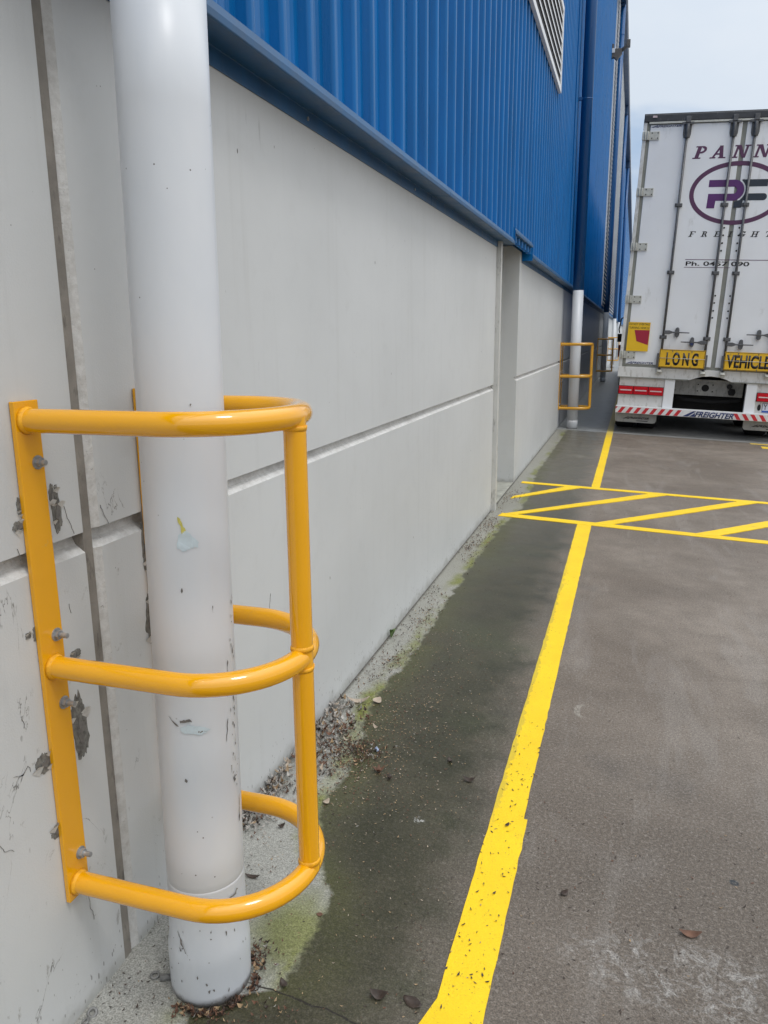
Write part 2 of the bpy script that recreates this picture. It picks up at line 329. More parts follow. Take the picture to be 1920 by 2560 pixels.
def empty(name,loc=(0,0,0),rot=(0,0,0)):
    o=bpy.data.objects.new(name,None); col.objects.link(o); o.location=loc; o.rotation_euler=rot; o.empty_display_size=.2; return o
def copy_tree(o,parent=None):
    kids=[k for k in col.objects if k.parent==o]
    c=o.copy(); col.objects.link(c); c.parent=parent
    for ch in kids: copy_tree(ch,c)
    return c

# ------------------------------------------------------------------ camera
W_,H_=768,1024
cam=bpy.data.cameras.new('camera'); co=bpy.data.objects.new('camera',cam); col.objects.link(co); scene.camera=co
cam.sensor_fit='HORIZONTAL'; cam.sensor_width=36; cam.lens=36*1922/1920; cam.clip_end=5000; cam.clip_start=.02
X=Vector((0.95327055,0.05981769,-0.29613695)); Yv=Vector((0.30200871,-0.2150302,0.92873718)); Zv=Vector((-0.00812348,-0.97477375,-0.22304742))
right=Vector((X[0],Yv[0],Zv[0])); down=Vector((X[1],Yv[1],Zv[1])); fwd=Vector((X[2],Yv[2],Zv[2]))
co.matrix_world=Matrix(((right[0],-down[0],-fwd[0],1.0),(right[1],-down[1],-fwd[1],0.0),(right[2],-down[2],-fwd[2],1.355),(0,0,0,1)))
scene.render.resolution_x=W_; scene.render.resolution_y=H_

# ------------------------------------------------------------------ ground
mb=MB(); xs=[-900,-30,0,3.5,40,900]; ys=[-900,-30,0,12,40,2000]
vs=[[mb.bm.verts.new((x,y,gz(x))) for x in xs] for y in ys]
for j in range(len(ys)-1):
    for i in range(len(xs)-1): mb._f([vs[j][i],vs[j][i+1],vs[j+1][i+1],vs[j+1][i]])
tag(mb.build('ground',M['ground']),kind='structure')
# painted lines: thin sheets on the slope
def sheet(name,polys,off,jit=.0035,step=.045):
    mb=MB()
    for poly in polys:
        out=[]
        for i in range(len(poly)):
            a=Vector(poly[i]); b=Vector(poly[(i+1)%len(poly)]); L=(b-a).length; n=max(1,min(160,int(L/step))); nn=Vector((-(b-a).y,(b-a).x)).normalized()
            for k in range(n):
                p=a.lerp(b,k/n); d=0 if k==0 else jit*noise.noise(Vector((p.x*23,p.y*23,off*999)))
                out.append(p+nn*d)
        top=[mb.bm.verts.new((p.x,p.y,gz(p.x)+off)) for p in out]; bot=[mb.bm.verts.new((p.x,p.y,gz(p.x)+.0005)) for p in out]
        es=[mb.bm.edges.new((top[i],top[(i+1)%len(top)])) for i in range(len(top))]
        r=bmesh.ops.triangle_fill(mb.bm,use_beauty=True,edges=es)
        for i in range(len(top)): mb._f([bot[i],bot[(i+1)%len(top)],top[(i+1)%len(top)],top[i]])
    return tag(mb.build(name,M['paint']),kind='structure')
sheet('walkway_line',[[(.684,-2.5),(.787,-2.5),(.787,2.03),(.776,2.03),(.779,4.0),(.783,5.80),(.680,5.80),(.687,4.0),(.683,1.9),(.683,1.34),(.660,1.26),(.655,.9),(.684,.7)]],.0028)
sheet('walkway_line',[[(.707,7.20),(.783,7.20),(.790,9.2),(.796,10.6),(.800,26),(.722,26),(.709,10.5),(.712,9.25)]],.0028)
sheet('crossing_marking',[[(.085,5.762),(3.6,5.768),(3.6,5.85),(.10,5.868)]],.0042)
sheet('crossing_marking',[[(.070,7.16),(3.6,7.28),(3.6,7.36),(.075,7.245)]],.0042)
sheet('crossing_marking',[[(.080,6.43),(.090,6.53),(.493,7.19),(.623,7.19)],[(.10,5.83),(.21,5.86),(1.39,7.23),(1.24,7.23)],[(.783,5.83),(.90,5.83),(2.14,7.26),(1.99,7.26)],[(1.50,5.83),(1.65,5.83),(2.90,7.28),(2.74,7.28)]],.0056)
sheet('bay_line',[[(2.69,11.02),(4.4,11.05),(4.4,11.24),(2.70,11.22)],[(2.60,11.40),(4.4,11.44),(4.4,11.52),(2.60,11.50)]],.0028)

# ------------------------------------------------------------------ warehouse
wh=empty('warehouse',(0,0,0)); tag(wh,'long warehouse with pale grey concrete base wall and blue ribbed steel cladding above','warehouse')
def panel(y0,y1,mat,bevel_near=True,ztop=2.16,xb=-.22,bevel_far=False):
    prof=[(0,-.6),(0,.946),(-.022,.962),(-.030,.980),(-.0005,.987),(0,ztop),(xb,ztop),(xb,-.6)]
    mb=MB(); st=[]
    if bevel_near: st+=[(y0,-.009),(y0+.025,0)]
    else: st+=[(y0,0)]
    n=max(1,int((y1-y0)/(.5 if y1<30 else 8)))
    base=st[-1][0]
    for i in range(1,n+1): st.append((base+(y1-base)*i/n,0))
    rows=[]
    for (y,dx) in st:
        r=[]
        for k,(x,z) in enumerate(prof):
            xx=min(x,dx) if k<6 else x
            r.append(mb.bm.verts.new((xx,y,z)))
        rows.append(r)
    for a in range(len(rows)-1):
        for k in range(len(prof)):
            k2=(k+1)%len(prof); mb.mi=1 if (k in (1,2,3) or (bevel_near and a==0)) else 0
            mb._f([rows[a][k],rows[a+1][k],rows[a+1][k2],rows[a][k2]])
    mb.mi=0; mb._f(rows[0]); mb._f(rows[-1][::-1])
    return mb.build('concrete_panel',[mat,M['edge']],wh)
p1=panel(-4,1.206,M['wall'],False); p2=panel(1.232,5.925,M['wall']); p3=panel(7.15,11.60,M['wall'],False,xb=-.8)
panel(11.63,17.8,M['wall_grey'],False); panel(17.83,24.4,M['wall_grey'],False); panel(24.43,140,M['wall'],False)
MB().box((-.2,1.2063,-.3),(-.0022,1.2318,2.1)).build('joint_sealant',M['sealant'],wh)
MB().box((-.2,11.60,-.3),(-.012,11.63,2.1)).build('joint_sealant',M['sealant'],wh)
MB().box((-.9,5.7,-.3),(-.35,7.4,2.2)).build('recess_wall',M['wall'],wh)
MB().box((-.4,5.93,-.3),(-.001,7.149,.004)).build('recess_floor',simple('recess_sill_concrete',(.33,.33,.29),.8,var=.25,sc=12,bump=.5),wh)
ca=MB().box((-.05,5.927,-.02),(.034,5.935,2.03)).box((.026,5.935,-.02),(.034,5.985,2.03)); ca.build('corner_angle',simple('dirty_white_steel_angle',(.55,.55,.53),.45,var=.1,sc=4,dirt=(.07,.065,.06),dirtamt=.35),wh,bevel=.002)
# flashings
def flashing(y0,y1,dz,plate=None):
    pr=[(.001,1.985+dz),(.005,1.985+dz),(.006,2.030+dz),(.098,2.021+dz),(.101,2.024+dz),(.101,2.040+dz),(.088,2.067+dz),(.001,2.080+dz)]
    mb=MB().prism(pr,y1-y0,'y',y0)
    if plate: mb.box((.004,y0+.0005,2.02),(.095,y0+.004,plate))
    return mb.build('flashing',M['blue_flash'],wh,bevel=.0015)
flashing(-4,3.93,0); flashing(3.934,6.143,0)
flashing(6.172,7.24,.086); MB().box((.004,6.168,2.06),(.097,6.172,2.150)).build('flashing_end_cap',M['blue'],wh)
flashing(7.264,140,0,None); MB().box((.004,7.258,2.0),(.097,7.264,2.108)).build('flashing_end_cap',M['blue'],wh)
MB().disc((.005,2.38,2.007),.006,'x',.004,10).build('fixing_screw',M['zinc'],wh); MB().disc((.005,3.62,2.007),.006,'x',.004,10).build('fixing_screw',M['zinc'],wh)
# ribbed cladding
def cladding():
    mb=MB(); P=.1858; y=-4-.02; k=0; pts=[]
    y=1.707-P*31
    while y<140:
        wide=(k%4==3)
        pts+=[(.050,y+.010),(.052,y+.085),(.058,y+.095),(.052,y+.104),(.050,y+P-.045),(.074,y+P-.038),(.079,y+P-.0355),(.0825,y+P-.031),(.084,y+P-.026),(.0845,y+P-.016),(.0838,y+P-.0105),(.0812,y+P-.0055),(.0775,y+P-.0025),(.072,y+P-.0008)]
        if wide: pts+=[(.064,y+P+.001),(.062,y+P+.004)]
        y+=P; k+=1
    lo=[mb.bm.verts.new((x,yy,2.055)) for x,yy in pts]; hi=[mb.bm.verts.new((x,yy,10.1)) for x,yy in pts]
    for i in range(len(pts)-1):
        f=mb._f([lo[i],lo[i+1],hi[i+1],hi[i]])
        f.smooth=abs(pts[i][1]-pts[i+1][1])<.0056; f.material_index=1 if (pts[i][0]>.0705 and pts[i][1]-pts[i-1][1]<.0056 and pts[i+1][0]<pts[i][0]) else 0
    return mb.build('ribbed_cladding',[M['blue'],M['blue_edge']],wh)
cladding()
MB().box((-.25,-4,2.12),(.03,140,10.1)).build('cladding_backing',M['blue_dark'],wh)
MB().box((.081,11.33,2.07),(.094,11.47,10.05)).build('cover_strip',M['blue'],wh,bevel=.003)
# small louvred vent
ve=MB(); ve.box((.081,4.9,3.845),(.113,9.09,3.902)).box((.081,4.9,4.60),(.113,9.09,4.66)).box((.081,9.03,3.902),(.113,9.09,4.60)).box((.081,4.9,3.902),(.113,4.96,4.60))
ve=ve.build('louvre_vent',M['white_louvre'],wh,bevel=.003)
MB().box((.0855,4.9605,3.9025),(.0975,9.0295,4.5995)).build('vent_backing',M['black_void'],ve)
for k in range(6):
    z=4.0+.1035*k; MB().prism([(.0985,z+.034),(.1005,z+.034),(.1065,z+.022),(.1065,z-.004),(.1045,z-.004),(.1045,z+.018)],4.066,'y',4.962).build('louvre_blade',M['white_louvre'],ve)
# tall louvre bank between the far downpipes
lb=MB().box((.081,22.9,2.15),(.110,23.0,9.92)).box((.081,35.0,2.15),(.11,35.1,9.92)).box((.081,23.0,2.15),(.084,35,2.2)).build('louvre_bank',M['white_louvre'],wh)
bl=MB()
for k in range(70):
    z=2.2+.11*k; bl.prism([(.082,z+.10),(.086,z+.10),(.150,z+.02),(.150,z),(.144,z),(.144,z+.016)],12,'y',23.0)
bl.build('louvre_blade',M['white_louvre'],lb,split=True)
# gutter and roof edge
MB().box((.082,-4,9.93),(.29,140,9.99)).box((.27,-4,9.99),(.29,140,10.16)).build('box_gutter',M['blue_dark'],wh,bevel=.004)
MB().box((.291,-4,10.08),(.315,140,10.19)).build('roof_edge_trim',M['white_louvre'],wh)
rf=MB().prism([(-20,12),(.3,10.2),(.3,10.24),(-20,12.05)],144,'y',-4); rf.build('roof',M['white_louvre'],wh)
MB().box((-20,139.9,-.5),(-.22,140,10.1)).box((-20,-4,-.5),(-.26,-3.9,10.1)).build('end_wall',M['wall'],wh,split=True)

# wall damage: paint chips
def blob(cy,cz,ry,rz,seed,n=46,rough=.42):
    out=[]
    for i in range(n):
        a=2*PI*i/n; k=1+rough*noise.noise(Vector((math.cos(a)*1.7+seed*3.1,math.sin(a)*1.7,seed)))+rough*.6*noise.noise(Vector((math.cos(a)*6+seed,math.sin(a)*6,seed*2)))
        out.append((cy+ry*k*math.cos(a),cz+rz*k*math.sin(a)))
    return out
def flatpatch(mb,pts,x0,x1):
    A=[mb.bm.verts.new((x0,a,b)) for a,b in pts]; B=[mb.bm.verts.new((x1,a,b)) for a,b in pts]
    es=[mb.bm.edges.new((B[i],B[(i+1)%len(B)])) for i in range(len(B))]
    bmesh.ops.triangle_fill(mb.bm,use_beauty=True,edges=es)
    for i in range(len(pts)): mb._f([A[i],B[i],B[(i+1)%len(B)],A[(i+1)%len(A)]])
chips=[(1.140,.605,.022,.062,1),(1.140,1.045,.012,.040,2),(1.131,1.075,.006,.020,3),(1.051,1.072,.006,.017,4),(1.044,1.038,.012,.010,5),(1.400,.905,.012,.060,6),(1.395,.735,.016,.050,7),
       (1.038,.585,.020,.018,8),(1.050,.433,.016,.014,9),(1.150,.757,.016,.008,10),(1.036,.838,.007,.006,11),(1.055,.835,.008,.016,13)]
gp=MB()
for cy,cz,ry,rz,sd in chips:                       # bare concrete in the hollow
    flatpatch(gp,blob(cy,cz,ry,rz,sd),-.004,.0012)
gp.build('paint_chip',M['concrete'],p1,split=True)
gp=MB()
for cy,cz,ry,rz,sd in chips:
    for j in range(4):
        a=random.uniform(0,2*PI); y=cy+ry*1.0*math.cos(a); z=cz+rz*1.0*math.sin(a); s_=min(ry,rz)*random.uniform(.35,.8)
        v=[(.001,y-s_,z),(.004+random.uniform(0,.004),y-s_*.2,z+s_*.7),(.006,y+s_*.9,z+s_*.3),(.0015,y+s_*.3,z-s_)]
        gp._f([gp.bm.verts.new(q) for q in v])
gp.build('lifted_paint_flake',M['flake'],p1,split=True)
gp=MB()
for cy,cz,ry,rz,sd in chips[:9]:
    flatpatch(gp,blob(cy+.1*ry,cz-.1*rz,ry*.45,rz*.4,sd+40,20,.7),.0006,.0022)
def crack(mb,pts,w=.0012,x=.0012,seed=0):
    P=[]
    for i in range(len(pts)-1):
        a=Vector(pts[i]); b=Vector(pts[i+1]); n=max(2,int((b-a).length/.006))
        for k in range(n):
            p=a.lerp(b,k/n); j=.004*noise.noise(Vector((p.x*90+seed,p.y*90,seed))); P.append((p.x+j,p.y+j*.6))
    L=[(a-w*random.uniform(.2,1),b) for a,b in P]; Rr=[(a+w*random.uniform(.2,1),b) for a,b in P][::-1]
    flatpatch(mb,L+Rr,.0002,x)
for k,c in enumerate([[(1.16,1.05),(1.168,1.02),(1.182,.985)],[(1.262,1.03),(1.275,1.0),(1.29,.982)],[(.965,.60),(.985,.59),(1.0,.602),(1.004,.58)],[(.915,.50),(.925,.478),(.942,.470),(.945,.455)],    [(1.06,.80),(1.05,.775)],[(1.27,1.19),(1.272,1.17)],[(1.25,1.2),(1.252,1.185)],[(1.075,1.02),(1.075,.99)],[(1.035,1.0),(1.04,.97)],[(1.73,.905),(1.735,.885)],[(1.74,.84),(1.75,.80)],[(2.0,.60),(1.985,.54)],
    [(1.112,.245),(1.118,.2),(1.125,.17)],[(.86,.62),(.865,.56)],[(.95,1.32),(.96,1.29)],[(.93,1.36),(.945,1.345)],[(1.0,.70),(1.003,.67)],[(1.145,.86),(1.152,.835)]]): crack(gp,c,.00045,seed=k)
gp.build('scrape_mark',M['darkmark'],p1,split=True)

# ------------------------------------------------------------------ downpipes
def downpipe(y,label,lowmat,brk=(4.43,),near=False,lean=(0,0),r=.0765,top=9.93):
    root=empty('downpipe',(.2,y,gz(.2))); tag(root,label,'downpipe','rainwater downpipes along the warehouse wall')
    g0=-gz(.2); L=lambda z:(lean[0]*z,lean[1]*z,z)
    sw=1.972+g0
    if near:
        zs=[.255,.262,.30,.6,1.0,1.5,sw]; rs=[.076,.0795,.0805,.0805,.0795,.079,.079]
        m_=MB().tube([L(z) for z in [.255,.262,.28,.32,.38,.45,.55,.7,.9,1.1,1.3,1.5,1.75,sw]],[.077,.0797,.0800,.0802,.0805,.0805,.0805,.0803,.08,.0797,.0795,.0793,.079,.079],56)
        for v in m_.bm.verts:              # the old pipe is knocked slightly out of round low down
            a=math.atan2(v.co.y,v.co.x); k=-.0035*math.exp(-((math.degrees(a)+62)/32)**2)*math.exp(-((v.co.z-.36)/.04)**2)-.0018*math.exp(-((math.degrees(a)+55)/40)**2)*math.exp(-((v.co.z-.63)/.09)**2)
            v.co.x+=k*math.cos(a)/1; v.co.y+=k*math.sin(a)
        m_.build('lower_pipe',lowmat,root)
        zs=[-.01,.02,.075,.098,.115,.135,.20,.258,.264,.2655]; rs=[.0845,.086,.0865,.0868,.0850,.0822,.0806,.0801,.0799,.0780]
        MB().tube([L(z) for z in zs],rs,56).build('socket',lowmat,root)
    else:
        MB().tube([L(0),L(sw)],r,32).build('lower_pipe',lowmat,root)
        MB().tube([L(-.01),L(.10),L(.12)],[r*1.03,r*1.03,r*1.0],32).build('socket',lowmat,root)
    if near: r=.079
    MB().tube([L(sw+.0005),L(top+g0)],r*.995 if not near else r,32).build('upper_pipe',M['pipe_blue'],root)
    for z in brk:
        b=MB().tube([L(z),L(z+.012)],r*1.03,32); b.box((-.118,-.05,z-.012),(-.05,-.02,z+.03)); b.build('pipe_bracket',M['pipe_blue'],root)
    return root
P1=downpipe(1.235,'thick white painted downpipe with chipped base socket nearest the camera, behind the glossy yellow guard',M['pipe'],brk=(),near=True,lean=(0,.0225))
downpipe(11.78,'white downpipe turning blue above, second along the wall, level with the back of the trailer',M['pipe'],brk=(4.48,8.2))
downpipe(23.9,'grey downpipe turning blue above, in the gap beside the trailer',M['pipe_grey'],brk=(6.85,9.2))
downpipe(33.8,'white downpipe turning blue above, just right of the grey one and farther off',M['pipe'],brk=(7.2,),top=9.6)
downpipe(44.0,'farthest white and blue downpipe, only a sliver visible beside the trailer edge',M['pipe'],brk=(7.2,),top=9.6)
for y in (23.9,33.8,44.0):
    o=MB().box((.082,y-.14,9.86 if y<30 else 9.62),(.255,y+.14,9.925)).build('rainwater_head',M['blue_dark'],wh,bevel=.004)
# marks on the near pipe: thin skins wrapped on its surface (theta deg, world z)
def pipe_skin(name,polys,mat,off=.0009):
    mb=MB(); g0=-gz(.2)
    for poly in polys:
        out=[]
        for i in range(len(poly)):
            a=Vector(poly[i]); b=Vector(poly[(i+1)%len(poly)]); n=6
            for k in range(n):
                p=a.lerp(b,k/n); out.append((p.x+2.0*noise.noise(Vector((p.x*.5,p.y*120,3))),p.y+.004*noise.noise(Vector((p.x*.5,p.y*120,9)))))
        def P3(t,z,r):
            zl=z+g0; rr=(.0803 if z>.255 else (.0815 if z>.14 else (.0845 if z>.115 else .0868)))+r; a=R(t); return (rr*math.cos(a),.0225*zl+rr*math.sin(a),zl)
        B=[mb.bm.verts.new(P3(t,z,off)) for t,z in out]; es=[mb.bm.edges.new((B[i],B[(i+1)%len(B)])) for i in range(len(B))]
        bmesh.ops.triangle_fill(mb.bm,use_beauty=True,edges=es)
    return mb.build(name,mat,P1,split=True)
pipe_skin('paint_chip',[[(-69.6,1.002),(-63,1.010),(-56.6,1.009),(-43.9,.986),(-47,.979),(-57.2,.976),(-64,.972),(-72.7,.980)]],M['scuff_blue'])
pipe_skin('paint_drip',[[(-69,1.036),(-66.5,1.034),(-62,1.018),(-60,1.010),(-65,1.007),(-66.5,1.018),(-68.5,1.027)]],M['scuff_yellow'])
pipe_skin('paint_chip',[[(-83,.622),(-70,.628),(-52,.622),(-40,.611),(-55,.606),(-80,.611)]],M['scuff_blue'])
pipe_skin('scrape_mark',[[(-100,.643),(-84,.624),(-86,.622)],[(-83,.636),(-65,.639),(-65,.635),(-80,.631)],[(-57,.613),(-44,.611),(-57,.610)],[(-78,.513),(-75,.508),(-76,.503),(-80,.509)],
    [(-109,.163),(-100,.142),(-92,.118),(-89,.112),(-95,.122),(-104,.143)],[(-104,.128),(-100,.119),(-103,.118)],[(9,.437),(10,.437),(8.6,.40),(7.6,.383),(5,.376),(6,.40)],[(-8,.74),(-6,.735),(-10,.70)],
    [(-9,.70),(-8,.70),(-11,.66),(-12,.665)],[(-13,.62),(-11.5,.62),(-16,.575),(-17.5,.57)],[(4,.58),(5,.58),(4,.55)],[(-30,.86),(-28.5,.862),(-29.5,.845)],[(-70,.90),(-68,.902),(-69,.89)],[(-47,1.24),(-45,1.238),(-46,1.233)]],M['darkmark'])
for k in range(34):
    pass
pts=[]
random.seed(11)
for k in range(46):
    z=random.uniform(.45,.86); t=-2+ (z-.6)*30+random.uniform(-5,9); s_=random.uniform(.4,1.3); h=random.uniform(.002,.008)
    pts.append([(t-s_,z),(t,z+h),(t+s_,z),(t,z-h)])
for k in range(26):
    z=random.uniform(.0,.24); t=random.uniform(-125,15); s_=random.uniform(.5,1.4); h=random.uniform(.0015,.005)
    pts.append([(t-s_,z),(t,z+h),(t+s_,z),(t,z-h)])
pipe_skin('speckle',pts,M['darkmark'],.0012)
# ragged lip where the pipe drops into its socket
pipe_skin('scrape_mark',[[(-113,.247),(-100,.249),(-92,.244),(-88,.240),(-100,.241)],[(-84,.238),(-70,.236),(-52,.233),(-68,.233)],[(-46,.231),(-30,.229),(-16,.231),(-12,.238),(-9,.236),(-14,.227),(-32,.226)]],M['concrete'],.0012)
pipe_skin('paint_chip',[[(-60,.229),(-40,.226),(-22,.224),(-24,.217),(-44,.219),(-58,.223)]],M['scuff_blue'],.0010)

# ------------------------------------------------------------------ pipe guards
def guard(y,label,mat,weldmat):
    root=empty('pipe_guard',(0,y,0)); tag(root,label,'pipe guard','yellow pipe guards bolted to the wall')
    r=.0212; cx=.262; RR=.172
    for zc in (1.218,.761,.301):
        pts=[(.0105,-RR,zc)]+[(.0105+(cx-.0105)*k/5,-RR,zc) for k in range(1,5)]+[(cx+RR*math.cos(a),RR*math.sin(a),zc) for a in [(-PI/2)+PI*k/28 for k in range(29)]]+[(cx*(1-k/5)+.0105*k/5,RR,zc) for k in range(1,6)]
        ro=MB().tube(pts,r,28,False).build('rail',mat,root)
        w=MB()
        for sy in (-RR,RR):
            w.tube([(.0107,sy,zc),(.015,sy,zc),(.021,sy,zc)],[r+.0038,r+.0022,r-.001],24)
        w.build('weld_bead',weldmat,ro,split=True)
    px=cx+RR+.0015
    MB().tube([(px,0,.301),(px,0,1.218)],r*.985,28,False).build('post',mat,root)
    w=MB()
    for zc,d in ((1.218,-1),(.761,1),(.761,-1),(.301,1)):
        w.tube([(px-.0,0,zc+d*.0165),(px,0,zc+d*.0215),(px,0,zc+d*.0265)],[r+.0016,r+.0012,r-.0004],24)
    w.build('weld_bead',weldmat,root,split=True)
    for sy in (-1,1):
        yc=sy*RR+.0015
        bar=MB().box((.0008,yc-.029,.272),(.0105,yc+.029,1.252)).build('mounting_bar',mat,root,bevel=.0015)
        for zb in (1.143,.820,.683,.358):
            yb=yc+.012; b=MB(); b.disc((.0106,yb,zb),.0125,'x',.002,24); b.disc((.0126,yb,zb),.0092,'x',.0075,6); b.disc((.020,yb,zb),.0051,'x',.015 if zb!=1.143 else .008,14); b.disc((.035 if zb!=1.143 else .028,yb,zb),.0042,'x',.0012,14)
            b.build('bolt',M['zinc'],bar)
    return root
GD=guard(1.252,'glossy bright yellow tubular guard with two bolted flat bars around the nearest downpipe',M['rail'],M['weld'])
guard(11.78,'yellow tubular guard around the second downpipe, level with the back of the trailer',M['rail_old'],M['rail_old'])
guard(23.9,'dull yellow tubular guard around the grey downpipe in the gap beside the trailer',M['rail_old'],M['rail_old'])
guard(33.8,'farthest yellow tubular guard, partly hidden behind the guard in the gap',M['rail_old'],M['rail_old'])

# ------------------------------------------------------------------ flood lamp high on the wall
fl=empty('flood_lamp',(.081,21.4,8.05)); tag(fl,'small grey flood lamp on a bracket high on the blue cladding beside a downpipe','wall lamp')
MB().box((0,-.06,-.16),(.045,.06,.14)).build('mounting_plate',M['lamp_grey'],fl,bevel=.004)
MB().box((.002,-.075,-.06),(.07,-.061,.04)).build('junction_box',M['white_louvre'],fl,bevel=.003)
MB().prism([(.045,-.15),(.12,-.22),(.24,-.08),(.22,.03),(.045,.03)],.12,'y',-.06).build('lamp_body',M['lamp_grey'],fl,bevel=.006)
MB().tube([(.20,0,-.03),(.30,0,.05),(.37,0,.13)],.04,10).build('arm',M['lamp_grey'],fl)
MB().box((.33,-.07,.05),(.42,.07,.20)).build('lamp_head',M['lamp_grey'],fl,bevel=.006)

# ------------------------------------------------------------------ semi-trailer (local u right, y away, w up)
T=empty('semi_trailer',(.774,11.7,-.036),(0,.045,0)); tag(T,'white box semi trailer with rear doors, purple lettering and yellow long vehicle signs','semi trailer')
body=MB().box((.004,.05,.86),(2.496,13.7,4.20)).build('body',M['t_white'],T,bevel=.01)
rf=MB()   # rear frame
for s_ in (0,1):
    f=lambda a:a if not s_ else 2.5-a
    a,b=sorted((f(0),f(.045))); rf.box((a,-.012,.80),(b,.049,4.14))
rf.build('rear_post',M['t_white2'],T,bevel=.003,split=True)
sl=MB()
for s_ in (0,1):
    f=lambda a:a if not s_ else 2.5-a
    a,b=sorted((f(.0455),f(.089))); sl.box((a,.002,.955),(b,.049,4.14))
sl.box((.0895,.004,.945),(2.4105,.049,.985)); sl.box((1.222,.003,.9855),(1.278,.049,4.11)); sl.box((.0895,.003,4.1105),(2.4105,.049,4.1395)); sl.build('door_seal',M['t_grey'],T,split=True)
MB().box((.0,-.03,4.141),(2.5,.10,4.235)).build('header_rail',M['t_rail'],T,bevel=.012)
MB().box((.0,-.010,4.236),(2.5,13.68,4.246)).build('roof_edge',M['t_rail'],T)
MB().box((.07,-.034,4.118),(2.43,-.014,4.1405)).build('header_lip',M['t_hinge'],T)
for u in (.105,2.345): MB().box((u,-.04,4.19),(u+.055,-.0305,4.215)).build('marker_lamp',M['lens_white'],T,bevel=.002)
doors=[]
for u0,u1 in ((.0895,1.2215),(1.2785,2.4105)):
    doors.append(MB().box((u0,-.006,.9855),(u1,.045,4.1100)).build('rear_door',M['t_white'],T,bevel=.004))
sill=MB().prism([(.0,.945),(.0,.800),(.97,.800),(1.03,.823),(1.12,.852),(1.24,.864),(1.36,.853),(1.45,.826),(1.51,.800),(2.5,.800),(2.5,.945)],.05,'y',-.016); sill.build('sill_beam',M['t_white2'],T,bevel=.003)
MB().box((.0,-.030,.793),(.95,-.0165,.806)).box((1.53,-.030,.793),(2.5,-.0165,.806)).build('sill_lip',M['t_grey'],T,split=True)
# hinges
for s_ in (0,1):
    d=doors[s_]
    for w in (3.975,3.273,2.568,1.871,1.112):
        f=lambda a:a if not s_ else 2.5-a
        h=MB(); a,b=sorted((f(-.006),f(.075))); h.box((a,-.034,w-.052),(b,-.0125,w+.052)); a,b=sorted((f(.076),f(.212))); h.box((a,-.022,w-.052),(b,-.0065,w+.052))
        for k in (0,1): h.tube([(f(.030+.032*k),-.034,w-.052),(f(.030+.032*k),-.034,w+.052)],.011,10)
        ho=h.build('hinge',M['t_hinge'],d,bevel=.003)
        b=MB()
        for uu in (.118,.192):
            for ww in (-.032,.032): b.disc((f(uu),-.0265,w+ww),.008,'y',.004,10)
        b.build('hinge_bolt',M['t_black'],ho,split=True)
# lock rods
def lockrod(d,u,hw,dirn,cu):
    ro=MB().tube([(u,-.036,.93),(u,-.036,4.06)],.0165,14).build('lock_rod',M['t_steel'],d)
    c=MB(); c.prism([(u-.05,4.10),(u-.05,3.98),(u-.038,3.935),(u+.038,3.935),(u+.05,3.98),(u+.05,4.10)],.012,'y',-.0185)
    c.tube([(u,-.04,3.93),(u,-.04,4.10)],.026,12); c.box((u-.075,-.05,4.095),(u+.075,-.031,4.125)); c.box((u-.03,-.065,4.115),(u+.03,-.031,4.19)); c.build('lock_keeper',M['t_steel'],ro,bevel=.003)
    for w in (3.102,2.237,1.372):
        k=MB().box((u-.047,-.020,w-.024),(u+.047,-.0065,w+.024)); k.box((u-.027,-.060,w-.019),(u+.027,-.0205,w+.019)); k.build('rod_bracket',M['t_steel'],ro,bevel=.003)
    k=MB().box((u-.04,-.05,.865),(u+.04,-.0305,.93)); k.tube([(u-.03,-.06,.90),(u+.03,-.06,.90)],.018,10); k.build('cam_keeper',M['t_hinge'],ro,bevel=.004)
    h=MB(); e=u+dirn*.335
    h.prism([(u,hw+.022),(u+dirn*.07,hw+.026),(u+dirn*.12,hw+.009),(e,hw+.006),(e,hw-.008),(u+dirn*.12,hw-.010),(u+dirn*.07,hw-.028),(u,hw-.024)],.014,'y',-.070); h.build('door_handle',M['t_steel'],ro,bevel=.003)
    q=MB().prism([(cu-.022,hw-.055),(cu-.030,hw-.02),(cu-.022,hw+.055),(cu-.008,hw+.068),(cu+.008,hw+.068),(cu+.022,hw+.055),(cu+.030,hw-.02),(cu+.022,hw-.055),(cu,hw-.066)],.045,'y',-.0555); q.build('handle_catch',M['t_steel'],ro,bevel=.004)
    if dirn<0 and u<1.25: MB().disc((cu,-.063,hw-.02),.022,'y',.006,16).build('catch_badge',M['logo_blue'],ro)
lockrod(doors[0],.555,1.441,1,.731); lockrod(doors[0],1.125,1.316,-1,.937); lockrod(doors[1],1.380,1.308,1,1.561); lockrod(doors[1],1.948,1.444,-1,1.769)
for k,(d,u) in enumerate(((doors[0],1.160),(doors[1],1.348))):
    b=MB()
    for w in (2.815,2.720,2.621,2.524,1.943,1.848,1.745,1.652): b.disc((u,-.0115,w),.0115,'y',.006,12)
    b.build('rivet',M['t_black'],d,split=True)
